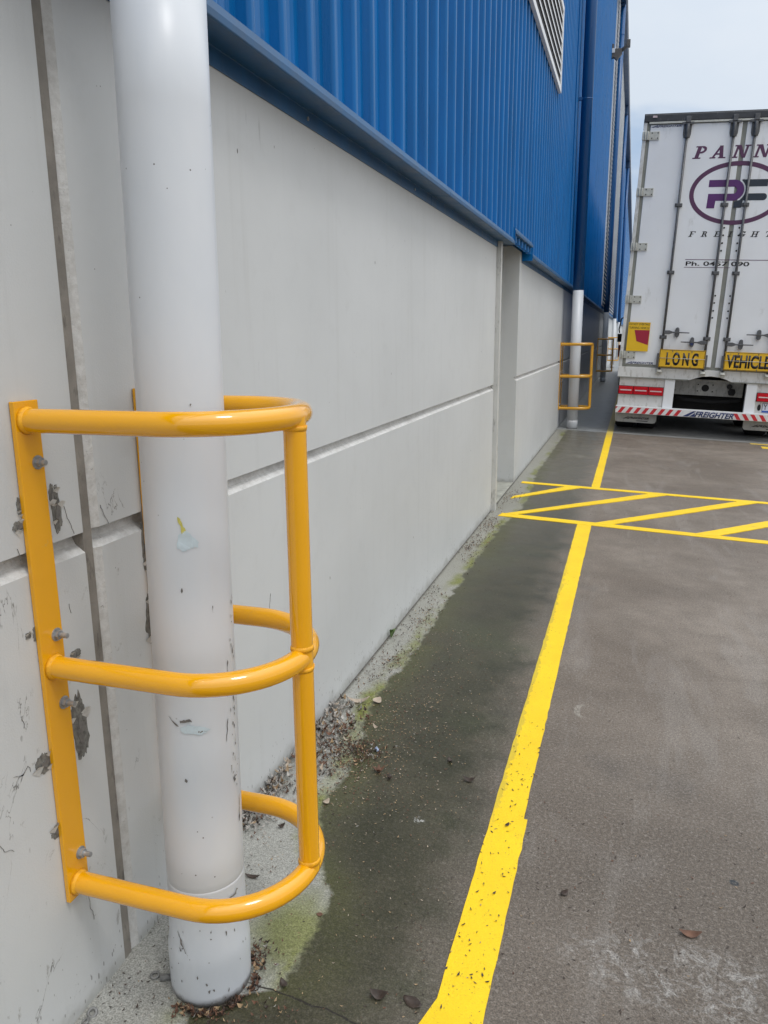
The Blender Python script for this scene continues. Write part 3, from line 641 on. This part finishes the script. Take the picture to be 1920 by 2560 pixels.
# ---- lettering helpers (flat vinyl in the u-w plane, facing -y)
def poly2(name,polys,mat,parent,y,th=.0012,step=.00025):
    mb=MB()
    for i,pl in enumerate(polys): mb.prism(pl,th+i*step,'y',y-th-i*step)
    return mb.build(name,mat,parent)
def text(name,s,u0,u1,w0,w1,mat,parent,y,shear=0,bold=.0,th=.0012,spacing=1):
    c=bpy.data.curves.new(name,'FONT'); c.body=s; c.size=1; c.offset=bold; c.shear=shear; c.space_character=spacing
    o=bpy.data.objects.new(name,c); col.objects.link(o); dg=bpy.context.evaluated_depsgraph_get(); me=bpy.data.meshes.new_from_object(o.evaluated_get(dg)); bpy.data.objects.remove(o)
    bm=bmesh.new(); bm.from_mesh(me); bpy.data.meshes.remove(me)
    r=bmesh.ops.extrude_face_region(bm,geom=bm.faces[:]); 
    for v in [q for q in r['geom'] if isinstance(q,bmesh.types.BMVert)]: v.co.z+=1
    xs=[v.co.x for v in bm.verts]; ys=[v.co.y for v in bm.verts]; ax,bx,ay,by=min(xs),max(xs),min(ys),max(ys)
    for v in bm.verts:
        X_,Y_,Z_=v.co; v.co=(u0+(X_-ax)/(bx-ax)*(u1-u0),y-th*Z_,w0+(Y_-ay)/(by-ay)*(w1-w0))
    mb=MB(); mb.bm.free(); mb.bm=bm; return mb.build(name,mat,parent)
def seg(cx,cy,r0,r1,a0,a1,n=10,ry=1):
    o=[(cx+r1*math.cos(R(a0+(a1-a0)*k/n)),cy+r1*ry*math.sin(R(a0+(a1-a0)*k/n))) for k in range(n+1)]
    i=[(cx+r0*math.cos(R(a0+(a1-a0)*k/n)),cy+r0*ry*math.sin(R(a0+(a1-a0)*k/n))) for k in range(n,-1,-1)]
    return o+i
GL={
'P':[[(.12,0),(.36,0),(.36,1),(.12,1)],[(0,0),(.50,0),(.50,.10),(0,.10)],[(0,.90),(.45,.90),(.45,1),(0,1)],seg(.42,.71,.13,.29,-90,90),[(.3,.42),(.43,.42),(.43,.55),(.3,.55)]],
'A':[[(.10,0),(.24,0),(.50,.85),(.44,1),(.40,1)],[(.36,1),(.58,1),(.84,0),(.60,0)],[(.26,.28),(.68,.28),(.66,.40),(.30,.40)],[(0,0),(.36,0),(.36,.10),(0,.10)],[(.52,0),(.96,0),(.96,.10),(.52,.10)]],
'N':[[(.12,0),(.26,0),(.26,1),(.12,1)],[(.10,1),(.36,1),(.84,0),(.66,0)],[(.70,0),(.84,0),(.84,1),(.70,1)],[(0,0),(.38,0),(.38,.10),(0,.10)],[(0,.90),(.30,.90),(.30,1),(0,1)],[(.60,.90),(.96,.90),(.96,1),(.60,1)]],
'F':[[(.12,0),(.34,0),(.34,1),(.12,1)],[(0,0),(.46,0),(.46,.1),(0,.1)],[(0,.9),(.80,.9),(.80,1),(0,1)],[(.3,.46),(.6,.46),(.6,.56),(.3,.56)],[(.70,.72),(.80,.72),(.80,.93),(.70,.93)]],
'R':[[(.12,0),(.34,0),(.34,1),(.12,1)],[(0,0),(.44,0),(.44,.10),(0,.10)],[(0,.90),(.45,.90),(.45,1),(0,1)],seg(.42,.73,.12,.27,-90,90),[(.3,.46),(.43,.46),(.43,.58),(.3,.58)],[(.40,.50),(.60,.50),(.84,.08),(.88,0),(.64,0)]],
'E':[[(.12,0),(.34,0),(.34,1),(.12,1)],[(0,0),(.80,0),(.80,.1),(0,.1)],[(0,.9),(.78,.9),(.78,1),(0,1)],[(.3,.46),(.6,.46),(.6,.56),(.3,.56)],[(.70,.72),(.78,.72),(.78,.93),(.70,.93)],[(.72,.08),(.80,.08),(.80,.28),(.72,.28)]],
'I':[[(.20,0),(.42,0),(.42,1),(.20,1)],[(.06,0),(.56,0),(.56,.10),(.06,.10)],[(.06,.90),(.56,.90),(.56,1),(.06,1)]],
'G':[seg(.45,.5,.27,.45,40,320,16,1.12),[(.62,.10),(.82,.10),(.82,.46),(.62,.46)],[(.50,.40),(.90,.40),(.90,.50),(.50,.50)],[(.70,.72),(.80,.72),(.80,.98),(.70,.98)]],
'H':[[(.12,0),(.32,0),(.32,1),(.12,1)],[(.64,0),(.84,0),(.84,1),(.64,1)],[(.3,.45),(.66,.45),(.66,.56),(.3,.56)],[(0,0),(.44,0),(.44,.1),(0,.1)],[(0,.9),(.44,.9),(.44,1),(0,1)],[(.52,0),(.96,0),(.96,.1),(.52,.1)],[(.52,.9),(.96,.9),(.96,1),(.52,1)]],
'T':[[(.34,0),(.56,0),(.56,1),(.34,1)],[(.20,0),(.70,0),(.70,.1),(.20,.1)],[(0,.9),(.90,.9),(.90,1),(0,1)],[(0,.68),(.09,.68),(.09,.93),(0,.93)],[(.81,.68),(.90,.68),(.90,.93),(.81,.93)]]}
def slab_word(chars,h,wd,mat,shear,parent_for,name,y=-.0062):
    for ch,u,w in chars:
        poly2(name,[[(u+a*wd+shear*b*h,w+b*h) for a,b in pl] for pl in GL[ch]],mat,parent_for(u),y)
pf=lambda u:doors[0] if u<1.2 else doors[1]
slab_word([('P',.655,3.677),('A',.868,3.677),('N',1.130,3.677),('N',1.385,3.677)],.155,.20,M['purple'],.26,pf,'lettering')
slab_word([('F',.725,2.701),('R',.880,2.701),('E',1.040,2.701),('I',1.210,2.701),('G',1.345,2.701),('H',1.495,2.701),('T',1.665,2.701)],.070,.088,M['blackink'],.28,pf,'lettering')
# oval ring and monogram: each half sits on its own door, in front of the seal between them
def oval(cx,cy,a,b,th,a0,a1,n=44):
    o=[(cx+a*math.cos(R(a0+(a1-a0)*k/n)),cy+b*math.sin(R(a0+(a1-a0)*k/n))) for k in range(n+1)]
    i=[(cx+(a-th)*math.cos(R(a0+(a1-a0)*k/n)),cy+(b-th)*math.sin(R(a0+(a1-a0)*k/n))) for k in range(n,-1,-1)]
    return o+i
poly2('oval_emblem',[oval(1.250,3.246,.577,.394,.056,90,270)],M['purple'],doors[0],-.0062)
poly2('oval_emblem',[oval(1.250,3.246,.577,.394,.056,-90,90)],M['purple'],doors[1],-.0062)
poly2('monogram',[[(.904,3.325),(.904,3.413),(1.215,3.413),(1.215,3.325)],[(.909,3.153),(.909,3.241),(1.215,3.241),(1.215,3.153)],[(.905,3.060),(1.004,3.060),(1.012,3.20),(.909,3.20)],seg(1.214,3.283,.043,.130,-90,90,18)],M['purple2'],doors[0],-.0064)
poly2('monogram',[[(1.300,3.413),(1.62,3.413),(1.62,3.325),(1.365,3.325),(1.352,3.365)],[(1.368,3.241),(1.585,3.241),(1.585,3.155),(1.300,3.155),(1.345,3.19)],seg(1.585,3.198,.001,.043,-90,90,10),seg(1.214,3.283,.148,.176,-50,52,14),[(1.238,3.065),(1.332,3.065),(1.345,3.16),(1.30,3.16),(1.238,3.138)]],M['navy'],doors[1],-.0064)
poly2('rule_line',[[(.722,2.404),(1.775,2.404),(1.775,2.412),(.722,2.412)],[(.716,2.305),(1.30,2.305),(1.30,2.311),(.716,2.311)]],M['purple'],doors[0],-.0063)
text('phone_lettering','Ph. 0457 090',.735,1.530,2.329,2.386,M['blackink'],doors[0],-.0064,0,.018)
# maker badges
def badge(u0,u1,w0,w1,parent,y,mat=None):
    mat=mat or M['logo_blue']; L=u1-u0; h=w1-w0
    poly2('badge',[[(u0,w0),(u0+.20*L,w1),(u0+.26*L,w1),(u0+.10*L,w0)],[(u0+.13*L,w0),(u0+.24*L,w0+.7*h),(u0+.24*L,w0)]],mat,parent,y)
    text('badge','FREIGHTER',u0+.235*L,u1,w0,w1,mat,parent,y-.0004,.35,.03)
badge(.095,.478,4.076,4.104,doors[0],-.0062); badge(.092,.464,.990,1.020,doors[0],-.0062)
# warning sticker
stk=MB().box((.078,-.0295,1.166),(.370,-.0228,1.563)).build('warning_sticker',M['sticker_yellow'],doors[0])
poly2('warning_sticker_red',[[(.166,1.456),(.367,1.458),(.363,1.255),(.206,1.303)]],M['sticker_red'],stk,-.0296)
text('sticker_lettering','DO NOT OVERTAKE',.088,.360,1.522,1.552,M['blackink'],stk,-.0297,0,.0); text('sticker_lettering','TURNING VEHICLE',.088,.360,1.472,1.502,M['blackink'],stk,-.0297,0,.0)
# long / vehicle signs
for u0,u1,s_,d,tu0,tu1 in ((.532,1.132,'LONG',doors[0],.625,1.045),(1.377,1.977,'VEHICLE',doors[1],1.405,1.950)):
    sg=MB().box((u0,-.080,.962),(u1,-.068,1.210)).build('warning_sign',M['sign_yellow'],d,bevel=.003)
    e=.012; poly2('sign_border',[[(u0+.005,1.205),(u1-.005,1.205),(u1-.005,1.199),(u0+.005,1.199)],[(u0+.005,.967),(u1-.005,.967),(u1-.005,.973),(u0+.005,.973)],[(u0+.005,.967),(u0+.011,.967),(u0+.011,1.205),(u0+.005,1.205)],[(u1-.005,.967),(u1-.011,.967),(u1-.011,1.205),(u1-.005,1.205)]],M['blackink'],sg,-.0802)
    text('sign_lettering',s_,tu0,tu1,.995,1.172,M['blackink'],sg,-.0803,0,.035,spacing=1.5 if s_=='LONG' else 1)
    MB().tube([(u0,-.087,1.090),(u1,-.087,1.090)],.0035,8).build('sign_wire',M['t_hinge'],sg)
    b=MB()
    for uu in (u0+.17,u0+.42):
        for ww in (.975,1.19): b.box((uu-.004,-.085,ww-.015),(uu+.004,-.0815,ww+.015))
    for uu in (u0-.03,u1+.002): b.box((uu,-.066,.95),(uu+.028,-.02,1.15))
    b.build('sign_clip',M['t_steel'],sg,split=True)
# lower rear
lp=MB()
for s_ in (0,1):
    f=lambda a:a if not s_ else 2.5-a
    a,b=sorted((f(.036),f(.649))); q=MB().box((a,.012,.388),(b,.05,.7995)).build('light_panel',M['t_white2'],T,bevel=.003)
    a,b=sorted((f(.650),f(.785))); MB().box((a,-.012,.386),(b,.06,.7995)).build('underrun_post',M['t_white'],T,bevel=.004)
    tl=MB(); a,b=sorted((f(.030),f(.644))); tl.box((a,-.012,.556),(b,.0115,.678)); tl=tl.build('tail_light_housing',M['t_shadow'],T,bevel=.004)
    for k in range(3):
        a,b=sorted((f(.036+.204*k),f(.036+.204*k+.196))); l=MB().box((a,-.030,.562),(b,-.0125,.673)).build('tail_light',M['lens_red'],tl,bevel=.004)
        MB().box((a+.02,-.034,.610),(b-.02,-.0305,.626)).build('reflector_bar',M['lens_white'],l)
MB().box((.785,.30,.575),(1.715,.36,.800)).build('cross_member',M['t_grimy'],T,bevel=.004)
cp=MB().box((1.086,.285,.614),(1.342,.2995,.754)).build('coupling_plate',M['t_grimy'],T,bevel=.002)
b=MB().disc((1.214,.280,.683),.050,'y',.004,24)
for uu in (1.115,1.313):
    for ww in (.638,.731): b.disc((uu,.280,ww),.010,'y',.004,10)
b.build('plate_hole',M['t_black'],cp,split=True)
MB().disc((1.53,.26,.72),.035,'y',.04,16).build('air_connector',M['t_shadow'],T); MB().prism([(1.53,.60),(1.52,.655),(1.545,.69),(1.60,.69),(1.615,.65),(1.60,.60)],.05,'y',.24).build('cable_socket',M['t_black'],T,bevel=.005)
MB().tube([(.80,.34,.535),(1.0,.32,.50),(1.3,.32,.487),(1.55,.33,.51),(1.70,.34,.54)],.028,10).build('air_hose',M['t_black'],T)
bp=MB().box((.020,-.075,.292),(2.480,-.02,.385)).box((.020,-.019,.387),(2.48,.011,.3955)).build('bumper_bar',M['tape_white'],T,bevel=.004)
MB().box((.020,-.074,.3855),(2.48,-.0185,.392)).build('bumper_top',M['t_white'],bp)
red=MB(); P_=.1085
for k in range(8):
    u=.050+P_*k
    red.prism([(u,.297),(u+.052,.297),(u+.052+.055,.380),(u+.055,.380)],.0012,'y',-.0765)
    u=2.5-u; red.prism([(u,.297),(u-.055,.380),(u-.107,.380),(u-.052,.297)],.0012,'y',-.0765)
red.prism([(.021,.345),(.021,.380),(.052,.380)],.0012,'y',-.0765)
red.build('red_stripe',M['tape_red'],bp,split=True)
badge(.935,1.595,.300,.378,bp,-.0770)
for s_ in (0,1):
    u0=.025 if not s_ else 1.745
    fpv=MB().prism([(u0,.30),(u0,.185),(u0+.012,.160),(u0+.035,.152),(u0+.52,.152),(u0+.555,.160),(u0+.570,.19),(u0+.570,.30)],.012,'y',.06).build('mud_flap',M['flap'],T)
    badge(u0+.105,u0+.470,.200,.232,fpv,.0595,M['blackink']); MB().box((u0+.30,.0585,.172),(u0+.455,.0595,.182)).build('flap_small_print',M['blackink'],fpv)
# number plate and oval reflector
np_=MB().box((1.945,.006,.410),(2.317,.0115,.540)).build('number_plate',M['plate'],T,bevel=.002)
poly2('plate_strip',[[(1.947,.411),(2.315,.411),(2.315,.436),(1.947,.436)]],M['plate_blue'],np_,.0058); text('plate_lettering','Y',1.962,2.010,.450,.525,M['blackink'],np_,.0057,0,.01)
poly2('plate_edge',[[(1.946,.437),(1.951,.437),(1.951,.538),(1.946,.538)],[(1.9515,.533),(2.315,.533),(2.315,.538),(1.9515,.538)]],M['blackink'],np_,.0056)
poly2('reflector',[seg(1.909,.474,0,.022,0,359,20,2)],M['t_shadow'],T,.0115,.006)
# running gear
def wheel(x,y,w=.27,r=.51):
    t=MB().tube([(x,y,r),(x+.03,y,r),(x+w-.03,y,r),(x+w,y,r)],[r-.03,r,r,r-.03],40).build('wheel',M['t_black'],T)
    MB().tube([(x-.002 if x<1 else x+w+.002,y,r),(x+.05,y,r)],.29,28).build('rim',M['t_hinge'],t)
for y in (.85,2.1,3.35):
    for x in (.03,.35,1.88,2.20): wheel(x,y)
ch=MB()
for x in (.78,1.62): ch.box((x,.37,.58),(x+.1,13.3,.858))
for y in (.85,2.1,3.35): ch.box((.4,y-.07,.44),(2.1,y+.07,.58))
ch.box((.1,10.6,.25),(.3,11.2,.85)); ch.box((2.2,10.6,.25),(2.4,11.2,.85))
ch.box((.62,.62,.10+.16),(1.88,.66,.56)); ch.box((.62,1.4,.2),(1.88,1.5,.8)); ch.build('chassis_and_dark_bulkheads',M['t_shadow'],T)  # two cross bulkheads added to keep the space under the body dark
MB().box((.012,.9,.62),(.03,5.4,.70)).box((.02,5.5,.35),(.045,10.4,.84)).build('side_guard',M['t_shadow'],T,bevel=.004,split=True)
MB().box((-.003,.06,.862),(.0035,13.69,.93)).box((-.003,.06,4.12),(.0035,13.69,4.20)).build('side_rail',M['t_hinge'],T,split=True)

# ------------------------------------------------------------------ prime mover in front of the trailer, just visible beyond its side
K=empty('prime_mover',(.62,25.9,-.03)); tag(K,'dark prime mover ahead of the white trailer, only mirror and wheels showing past its side','truck')
MB().prism([(0,.55),(3.2,.55),(4.6,.55),(4.75,1.5),(3.4,1.75),(2.7,2.9),(0,3.0)],2.36,'x',.1).build('cab',M['tractor'],K,bevel=.04)
MB().box((.094,1.4,1.75),(.099,2.5,2.55)).build('side_window',M['glass'],K)
MB().tube([(.1,2.6,2.0),(-.06,2.62,1.9),(-.12,2.6,1.55),(-.10,2.6,1.42)],.022,8).build('mirror_arm',M['t_black'],K)
MB().box((-.16,2.55,1.12),(-.02,2.62,1.40)).build('mirror',M['t_black'],K,bevel=.02)
MB().box((-.12,2.7,.62),(-.04,2.78,1.02)).build('marker_board',M['orange'],K,bevel=.01)
for x in (-.02,2.3):
    for y in (1.0,3.9):
        w=MB().tube([(x,y,.5),(x+.03,y,.5),(x+.25,y,.5),(x+.28,y,.5)],[.47,.5,.5,.47],32).build('wheel',M['t_black'],K)

# ------------------------------------------------------------------ loose things on the ground
def leaf_mesh(mb,c,L,wd,az,curl,tilt=0,mi=0,n=4,lift=.001):
    mb.mi=mi; ca,sa=math.cos(az),math.sin(az); rows=[]
    for i in range(n+1):
        t=i/n; w=wd*math.sin(PI*min(.97,max(.04,t)))**.8; x=(t-.5)*L; z=curl*L*(t-.5)**2*4
        row=[]
        for sgn in (-1,0,1):
            yy=sgn*w/2; zz=z+abs(sgn)*w*.32*curl*2+tilt*yy+lift
            X_=c[0]+ca*x-sa*yy; Y_=c[1]+sa*x+ca*yy; row.append(mb.bm.verts.new((X_,Y_,c[2]+zz)))
        rows.append(row)
    for i in range(n):
        for k in (0,1): mb._f([rows[i][k],rows[i][k+1],rows[i+1][k+1],rows[i+1][k]])
random.seed(5)
leaves=[('dry brown leaf with pointed tips alone on open concrete right of the yellow line',1.215,1.718,.052,.022,.15,.25,'leaf_brown'),
('small curled dark leaf on the concrete closest to the right side of the yellow line',.916,1.756,.026,.017,.9,.3,'leaf_dark'),
('dark crumpled leaf on the green stained walkway, closest to the line',.586,2.166,.040,.020,.1,.4,'leaf_dark'),
('star shaped curled brown leaf on the dark walkway, just past the pile by the wall',.301,2.115,.040,.020,.4,.5,'leaf_brown'),
('small dark curled leaf right beside the star shaped one on the walkway',.344,2.09,.024,.014,1.7,.5,'leaf_dark'),
('round dark leaf on the middle of the walkway, farther from the wall than the pile',.503,2.257,.026,.016,2.2,.35,'leaf_dark'),
('crumpled wet leaf near the crack at the bottom of the picture',.564,1.302,.040,.024,.1,.4,'leaf_dark'),
('flattened dark leaf between the crack and the yellow line at the bottom of the picture',.636,1.312,.045,.026,-.3,.12,'leaf_dark'),
('round dark wet leaf at the rim of the mossy patch beside the pipe guard',.356,1.478,.016,.012,.2,.15,'leaf_brown'),
('ragged dark leaf at the foot of the downpipe beside the crack',.360,1.262,.026,.016,2.4,.35,'leaf_dark'),
('black seed pod on pale silt behind the pipe guard, close to the white pipe',.144,1.540,.040,.012,.15,.2,'leaf_dark'),
('dark curled leaf on pale silt seen through the lower loop of the guard',.128,1.751,.022,.014,.8,.5,'leaf_dark'),
('pale tan leaf on the silt edge just right of the guard post',.205,1.900,.026,.018,1.2,.4,'leaf_pale'),
('dark leaf lying on the yellow line near its lower end',.735,1.98,.018,.010,1.1,.3,'leaf_dark')]
for lab,x,y,L,wd,az,cu,mt in leaves:
    mb=MB(); leaf_mesh(mb,(0,0,0),L,wd,az,cu,.1,n=6)
    if 'star' in lab: leaf_mesh(mb,(0,0,.002),L*.8,wd*.7,az+1.5,cu,.1,n=6)
    o=mb.build('fallen_leaf',M[mt],None,(x,y,gz(x)+.0035 if 'line near' in lab else gz(x)),smooth=True); so=o.modifiers.new('t','SOLIDIFY'); so.thickness=.0006
    tag(o,lab,'leaf','single fallen leaves')
# litter no one could count
lit=MB(); mats=[M['leaf_brown'],M['leaf_tan'],M['leaf_dark'],M['leaf_grey'],M['leaf_pale']]
def zg(x,y=None): return gz(x)
def scatter(n,fx,fy,l0,l1,wts,flat=True,hfun=None,inside=None):
    for _ in range(n):
        x,y=fx(),fy()
        if x<.004 or (inside and not inside(x,y)): continue
        if (x-.19)**2+(y-1.25)**2<.092**2: continue
        L=random.uniform(l0,l1); k=random.choices(range(5),wts)[0]; h=hfun(x,y) if hfun else 0
        leaf_mesh(lit,(x,y,gz(x)+h+(.003 if .66<x<.80 else 0)),L,L*random.uniform(.25,.5),random.uniform(0,2*PI),random.uniform(.05,.35) if flat else random.uniform(.2,.8),random.uniform(-.3,.3) if flat else random.uniform(-1,1),k,2 if L<.014 else 4)
U=random.uniform; Gs=random.gauss
scatter(1500,lambda:abs(Gs(.28,.16)),lambda:U(1.9,3.4),.004,.009,(5,4,4,0,2))
scatter(1100,lambda:abs(Gs(.22,.13)),lambda:Gs(2.35,.28),.004,.010,(6,4,3,1,2))
scatter(900,lambda:U(.1,2.4),lambda:U(1.1,4.5),.004,.009,(4,1,7,0,.5))
scatter(260,lambda:U(.64,1.6),lambda:U(1.15,2.3),.005,.011,(3,1,8,0,0))
scatter(60,lambda:U(.69,.78),lambda:U(1.15,2.6),.006,.013,(2,0,9,0,0))
scatter(500,lambda:U(.1,.65),lambda:U(1.05,2.1),.003,.008,(4,3,4,0,2))
scatter(260,lambda:U(.0,3.4),lambda:U(4.3,7.5),.006,.014,(4,0,7,0,.3))
scatter(900,lambda:U(.01,.16),lambda:U(2.3,6),.006,.014,(5,1,5,5,0),False,lambda x,y:U(0,.006),lambda x,y:noise.noise(Vector((x*5,y*2.2,3)))>-.05)
# reddish drifts on the silt strip
for cx,cy,sx,sy,n in ((.11,2.95,.03,.08,110),(.10,3.45,.03,.12,90),(.06,4.85,.025,.12,120),(.07,5.45,.03,.16,160),(.10,6.55,.04,.18,120),(.045,6.2,.02,.3,90),(.20,2.20,.05,.05,380),(.14,2.12,.05,.08,350),(.27,1.32,.03,.02,90),(.31,1.20,.05,.025,60),(.24,1.14,.05,.02,70)):
    scatter(n,lambda:Gs(cx,sx),lambda:Gs(cy,sy),.006,.013,(7,2,4,1,0),False,lambda x,y:U(0,.008))
# the dusty pile against the wall
scatter(330,lambda:abs(Gs(0,.055))+.006,lambda:U(1.72,2.52),.010,.030,(.8,.8,1.0,9,1.4),False,lambda x,y:max(0,.024*(1-x/.12))*U(.3,1))
scatter(150,lambda:abs(Gs(.09,.045))+.006,lambda:Gs(2.28,.10),.012,.028,(5,1.5,2,2,1),False,lambda x,y:U(0,.02))
scatter(300,lambda:abs(Gs(0,.04))+.006,lambda:U(1.68,1.95),.006,.016,(2,.5,5,5,0),False,lambda x,y:U(0,.02))
scatter(260,lambda:U(.0,.19),lambda:U(1.0,1.6),.003,.009,(1,.5,6,2,0))
# skirt of debris round the pipe foot
for k in range(170):
    a=U(-1.9,1.2); rr=.092+abs(Gs(0,.010)); x=.2+rr*math.cos(a); y=1.235+rr*math.sin(a); L=U(.006,.016)
    leaf_mesh(lit,(x,y,gz(x)+U(0,.004)),L,L*.5,U(0,6.3),U(.1,.7),U(-.8,.8),random.choice((0,0,2,2,1)),3)
# specks stuck on the foot of the wall
lo=lit.build('leaf_litter',mats,None); lo['kind']='stuff'; lo['label']='fine leaf litter and dusty leaf drifts along the foot of the wall and over the concrete'; lo['category']='leaf litter'
# small hardware, bark, wrapper, weed
M['dull']=simple('weathered_grey_metal',(.20,.20,.195),.6,.2,var=.3,sc=60)
def washer(x,y,lab,r=.011,tilt=(0,0)):
    n=28; mb=MB(); pts=[(r*.75*math.cos(2*PI*k/n),r*.75*math.sin(2*PI*k/n),.0025) for k in range(n+1)]; mb.tube(pts,r*.28,8,False)
    o=mb.build('washer',M['dull'],None,(x,y,gz(x)+.001)); o.rotation_euler=(tilt[0],tilt[1],0); tag(o,lab,'washer','loose washers by the pipe')
washer(.087,1.19,'grey washer lying on silt beside the foot of the nearest downpipe'); washer(.020,1.068,'dark spring washer leaning at the foot of the wall near the bottom edge',.011,(.5,.3)); washer(.022,1.045,'pale washer half under the spring washer at the foot of the wall',.009,(.2,-.4))
o=MB().tube([(0,0,.006),(.012,.006,.007),(.022,.010,.006)],[.007,.0065,.006],8).build('bolt_end',M['dull'],None,(.104,1.185,gz(.104))); tag(o,'short grey bolt end beside the washer at the downpipe foot','bolt')
mb=MB(); 
for i in range(9): pass
leaf_mesh(mb,(0,0,0),.085,.020,.35,.25,.3,n=8); o=mb.build('bark_strip',M['leaf_pale'],None,(.085,2.53,gz(.085)+.003),smooth=True); so=o.modifiers.new('t','SOLIDIFY'); so.thickness=.002; tag(o,'pale curled bark strip on the silt beyond the leaf pile','bark')
mb=MB(); leaf_mesh(mb,(0,0,0),.042,.034,1.2,.25,.2,n=6); o=mb.build('fallen_leaf',M['leaf_pale'],None,(.150,2.56,gz(.15)+.002),smooth=True); tag(o,'large pale pinkish leaf at the end of the curled bark strip','leaf','single fallen leaves')
mb=MB(); mb.tube([(-.006,0,.004),(.0,.004,.010),(.008,-.002,.005),(.004,-.008,.004)],[.004,.005,.004,.003],7); o=mb.build('wrapper_scrap',simple('blue_white_wrapper',(.30,.36,.5),.4,var=.8,sc=250),None,(.254,2.231,gz(.254))); tag(o,'tiny twisted blue and white wrapper scrap beside the leaf pile','wrapper')
mb=MB()
for k in range(13):
    a=U(-1.3,1.3); h=U(.02,.05); b0=Vector((U(-.004,.01),U(-.02,.02),0)); tip=b0+Vector((math.cos(a)*h*.6,math.sin(a)*h*.9,h)); sd=Vector((-math.sin(a),math.cos(a),0))*.006; md=b0.lerp(tip,.55)+Vector((0,0,.006))
    mb._f([mb.bm.verts.new(q) for q in (b0,md-sd,tip,md+sd)])
o=mb.build('weed',M['weed'],None,(.008,3.19,0)); tag(o,'small green weed growing where the wall meets the concrete','weed')

# ------------------------------------------------------------------ light
wd=bpy.data.worlds.new('World'); scene.world=wd; wd.use_nodes=True; nt=wd.node_tree; g=G(nt)
bg=nt.nodes['Background']; sky=nt.nodes.new('ShaderNodeTexSky'); sky.sky_type='NISHITA'; sky.sun_disc=False
EL,AZ=R(64),R(120)          # azimuth clockwise from +y
sky.sun_elevation=EL; sky.sun_rotation=AZ; sky.air_density=1.2; sky.dust_density=2
tc=nt.nodes.new('ShaderNodeTexCoord'); v=tc.outputs['Generated']
n1=g.noise(g.scale(v,(1,1,1.5)),3.4,5,.55,.3); n2=g.noise(g.scale(v,(1,1,2.0)),5.5,5,.55)
cl=g.mix(g.mr(n1,.40,.60,0,1,True),(4.2,5.7,7.9),(7.5,8.3,9.3)); cl=g.mix(g.mr(n2,.45,.75,0,.35),cl,(9.0,9.4,9.9))
ze=g.mr(g.sep(v)[2],.38,.75,0,1,True); cl=g.mix(ze,cl,g.mix(g.mr(n1,.36,.64),(7.0,7.3,7.6),(8.6,8.8,8.9)))
side=g.mr(g.sep(v)[0],.15,.6,0,.8,True); cl=g.mix(side,cl,(7.4,7.6,7.75)); back=g.mr(g.sep(v)[1],.3,-.2,0,.8,True); cl=g.mix(back,cl,(7.4,7.6,7.75))
cc=g.mix(.95,sky.outputs[0],cl); sd=(math.sin(AZ)*math.cos(EL),math.cos(AZ)*math.cos(EL),math.sin(EL))
dp=nt.nodes.new('ShaderNodeVectorMath'); dp.operation='DOT_PRODUCT'; nt.links.new(v,dp.inputs[0]); dp.inputs[1].default_value=sd
zz=g.sep(v)[2]; bf=g.m('MULTIPLY',g.mr(dp.outputs['Value'],-.4,1,.95,1.35,True),g.mr(zz,.35,.95,.9,2.1,True)); mul=nt.nodes.new('ShaderNodeVectorMath'); mul.operation='SCALE'; nt.links.new(cc,mul.inputs[0]); nt.links.new(bf,mul.inputs['Scale']); cc=mul.outputs[0]
nt.links.new(cc,bg.inputs['Color']); bg.inputs['Strength'].default_value=.10
sun=bpy.data.lights.new('sun','SUN'); sun.energy=.8; sun.angle=R(12); sun.color=(1,.975,.94); so=bpy.data.objects.new('sun',sun); col.objects.link(so)
d=Vector((math.sin(AZ)*math.cos(EL),math.cos(AZ)*math.cos(EL),math.sin(EL))); so.rotation_euler=d.to_track_quat('Z','Y').to_euler(); so.location=(5,-5,12)
vs_=scene.view_settings; vs_.view_transform='Standard'; vs_.look='None'; vs_.exposure=.05; vs_.gamma=1
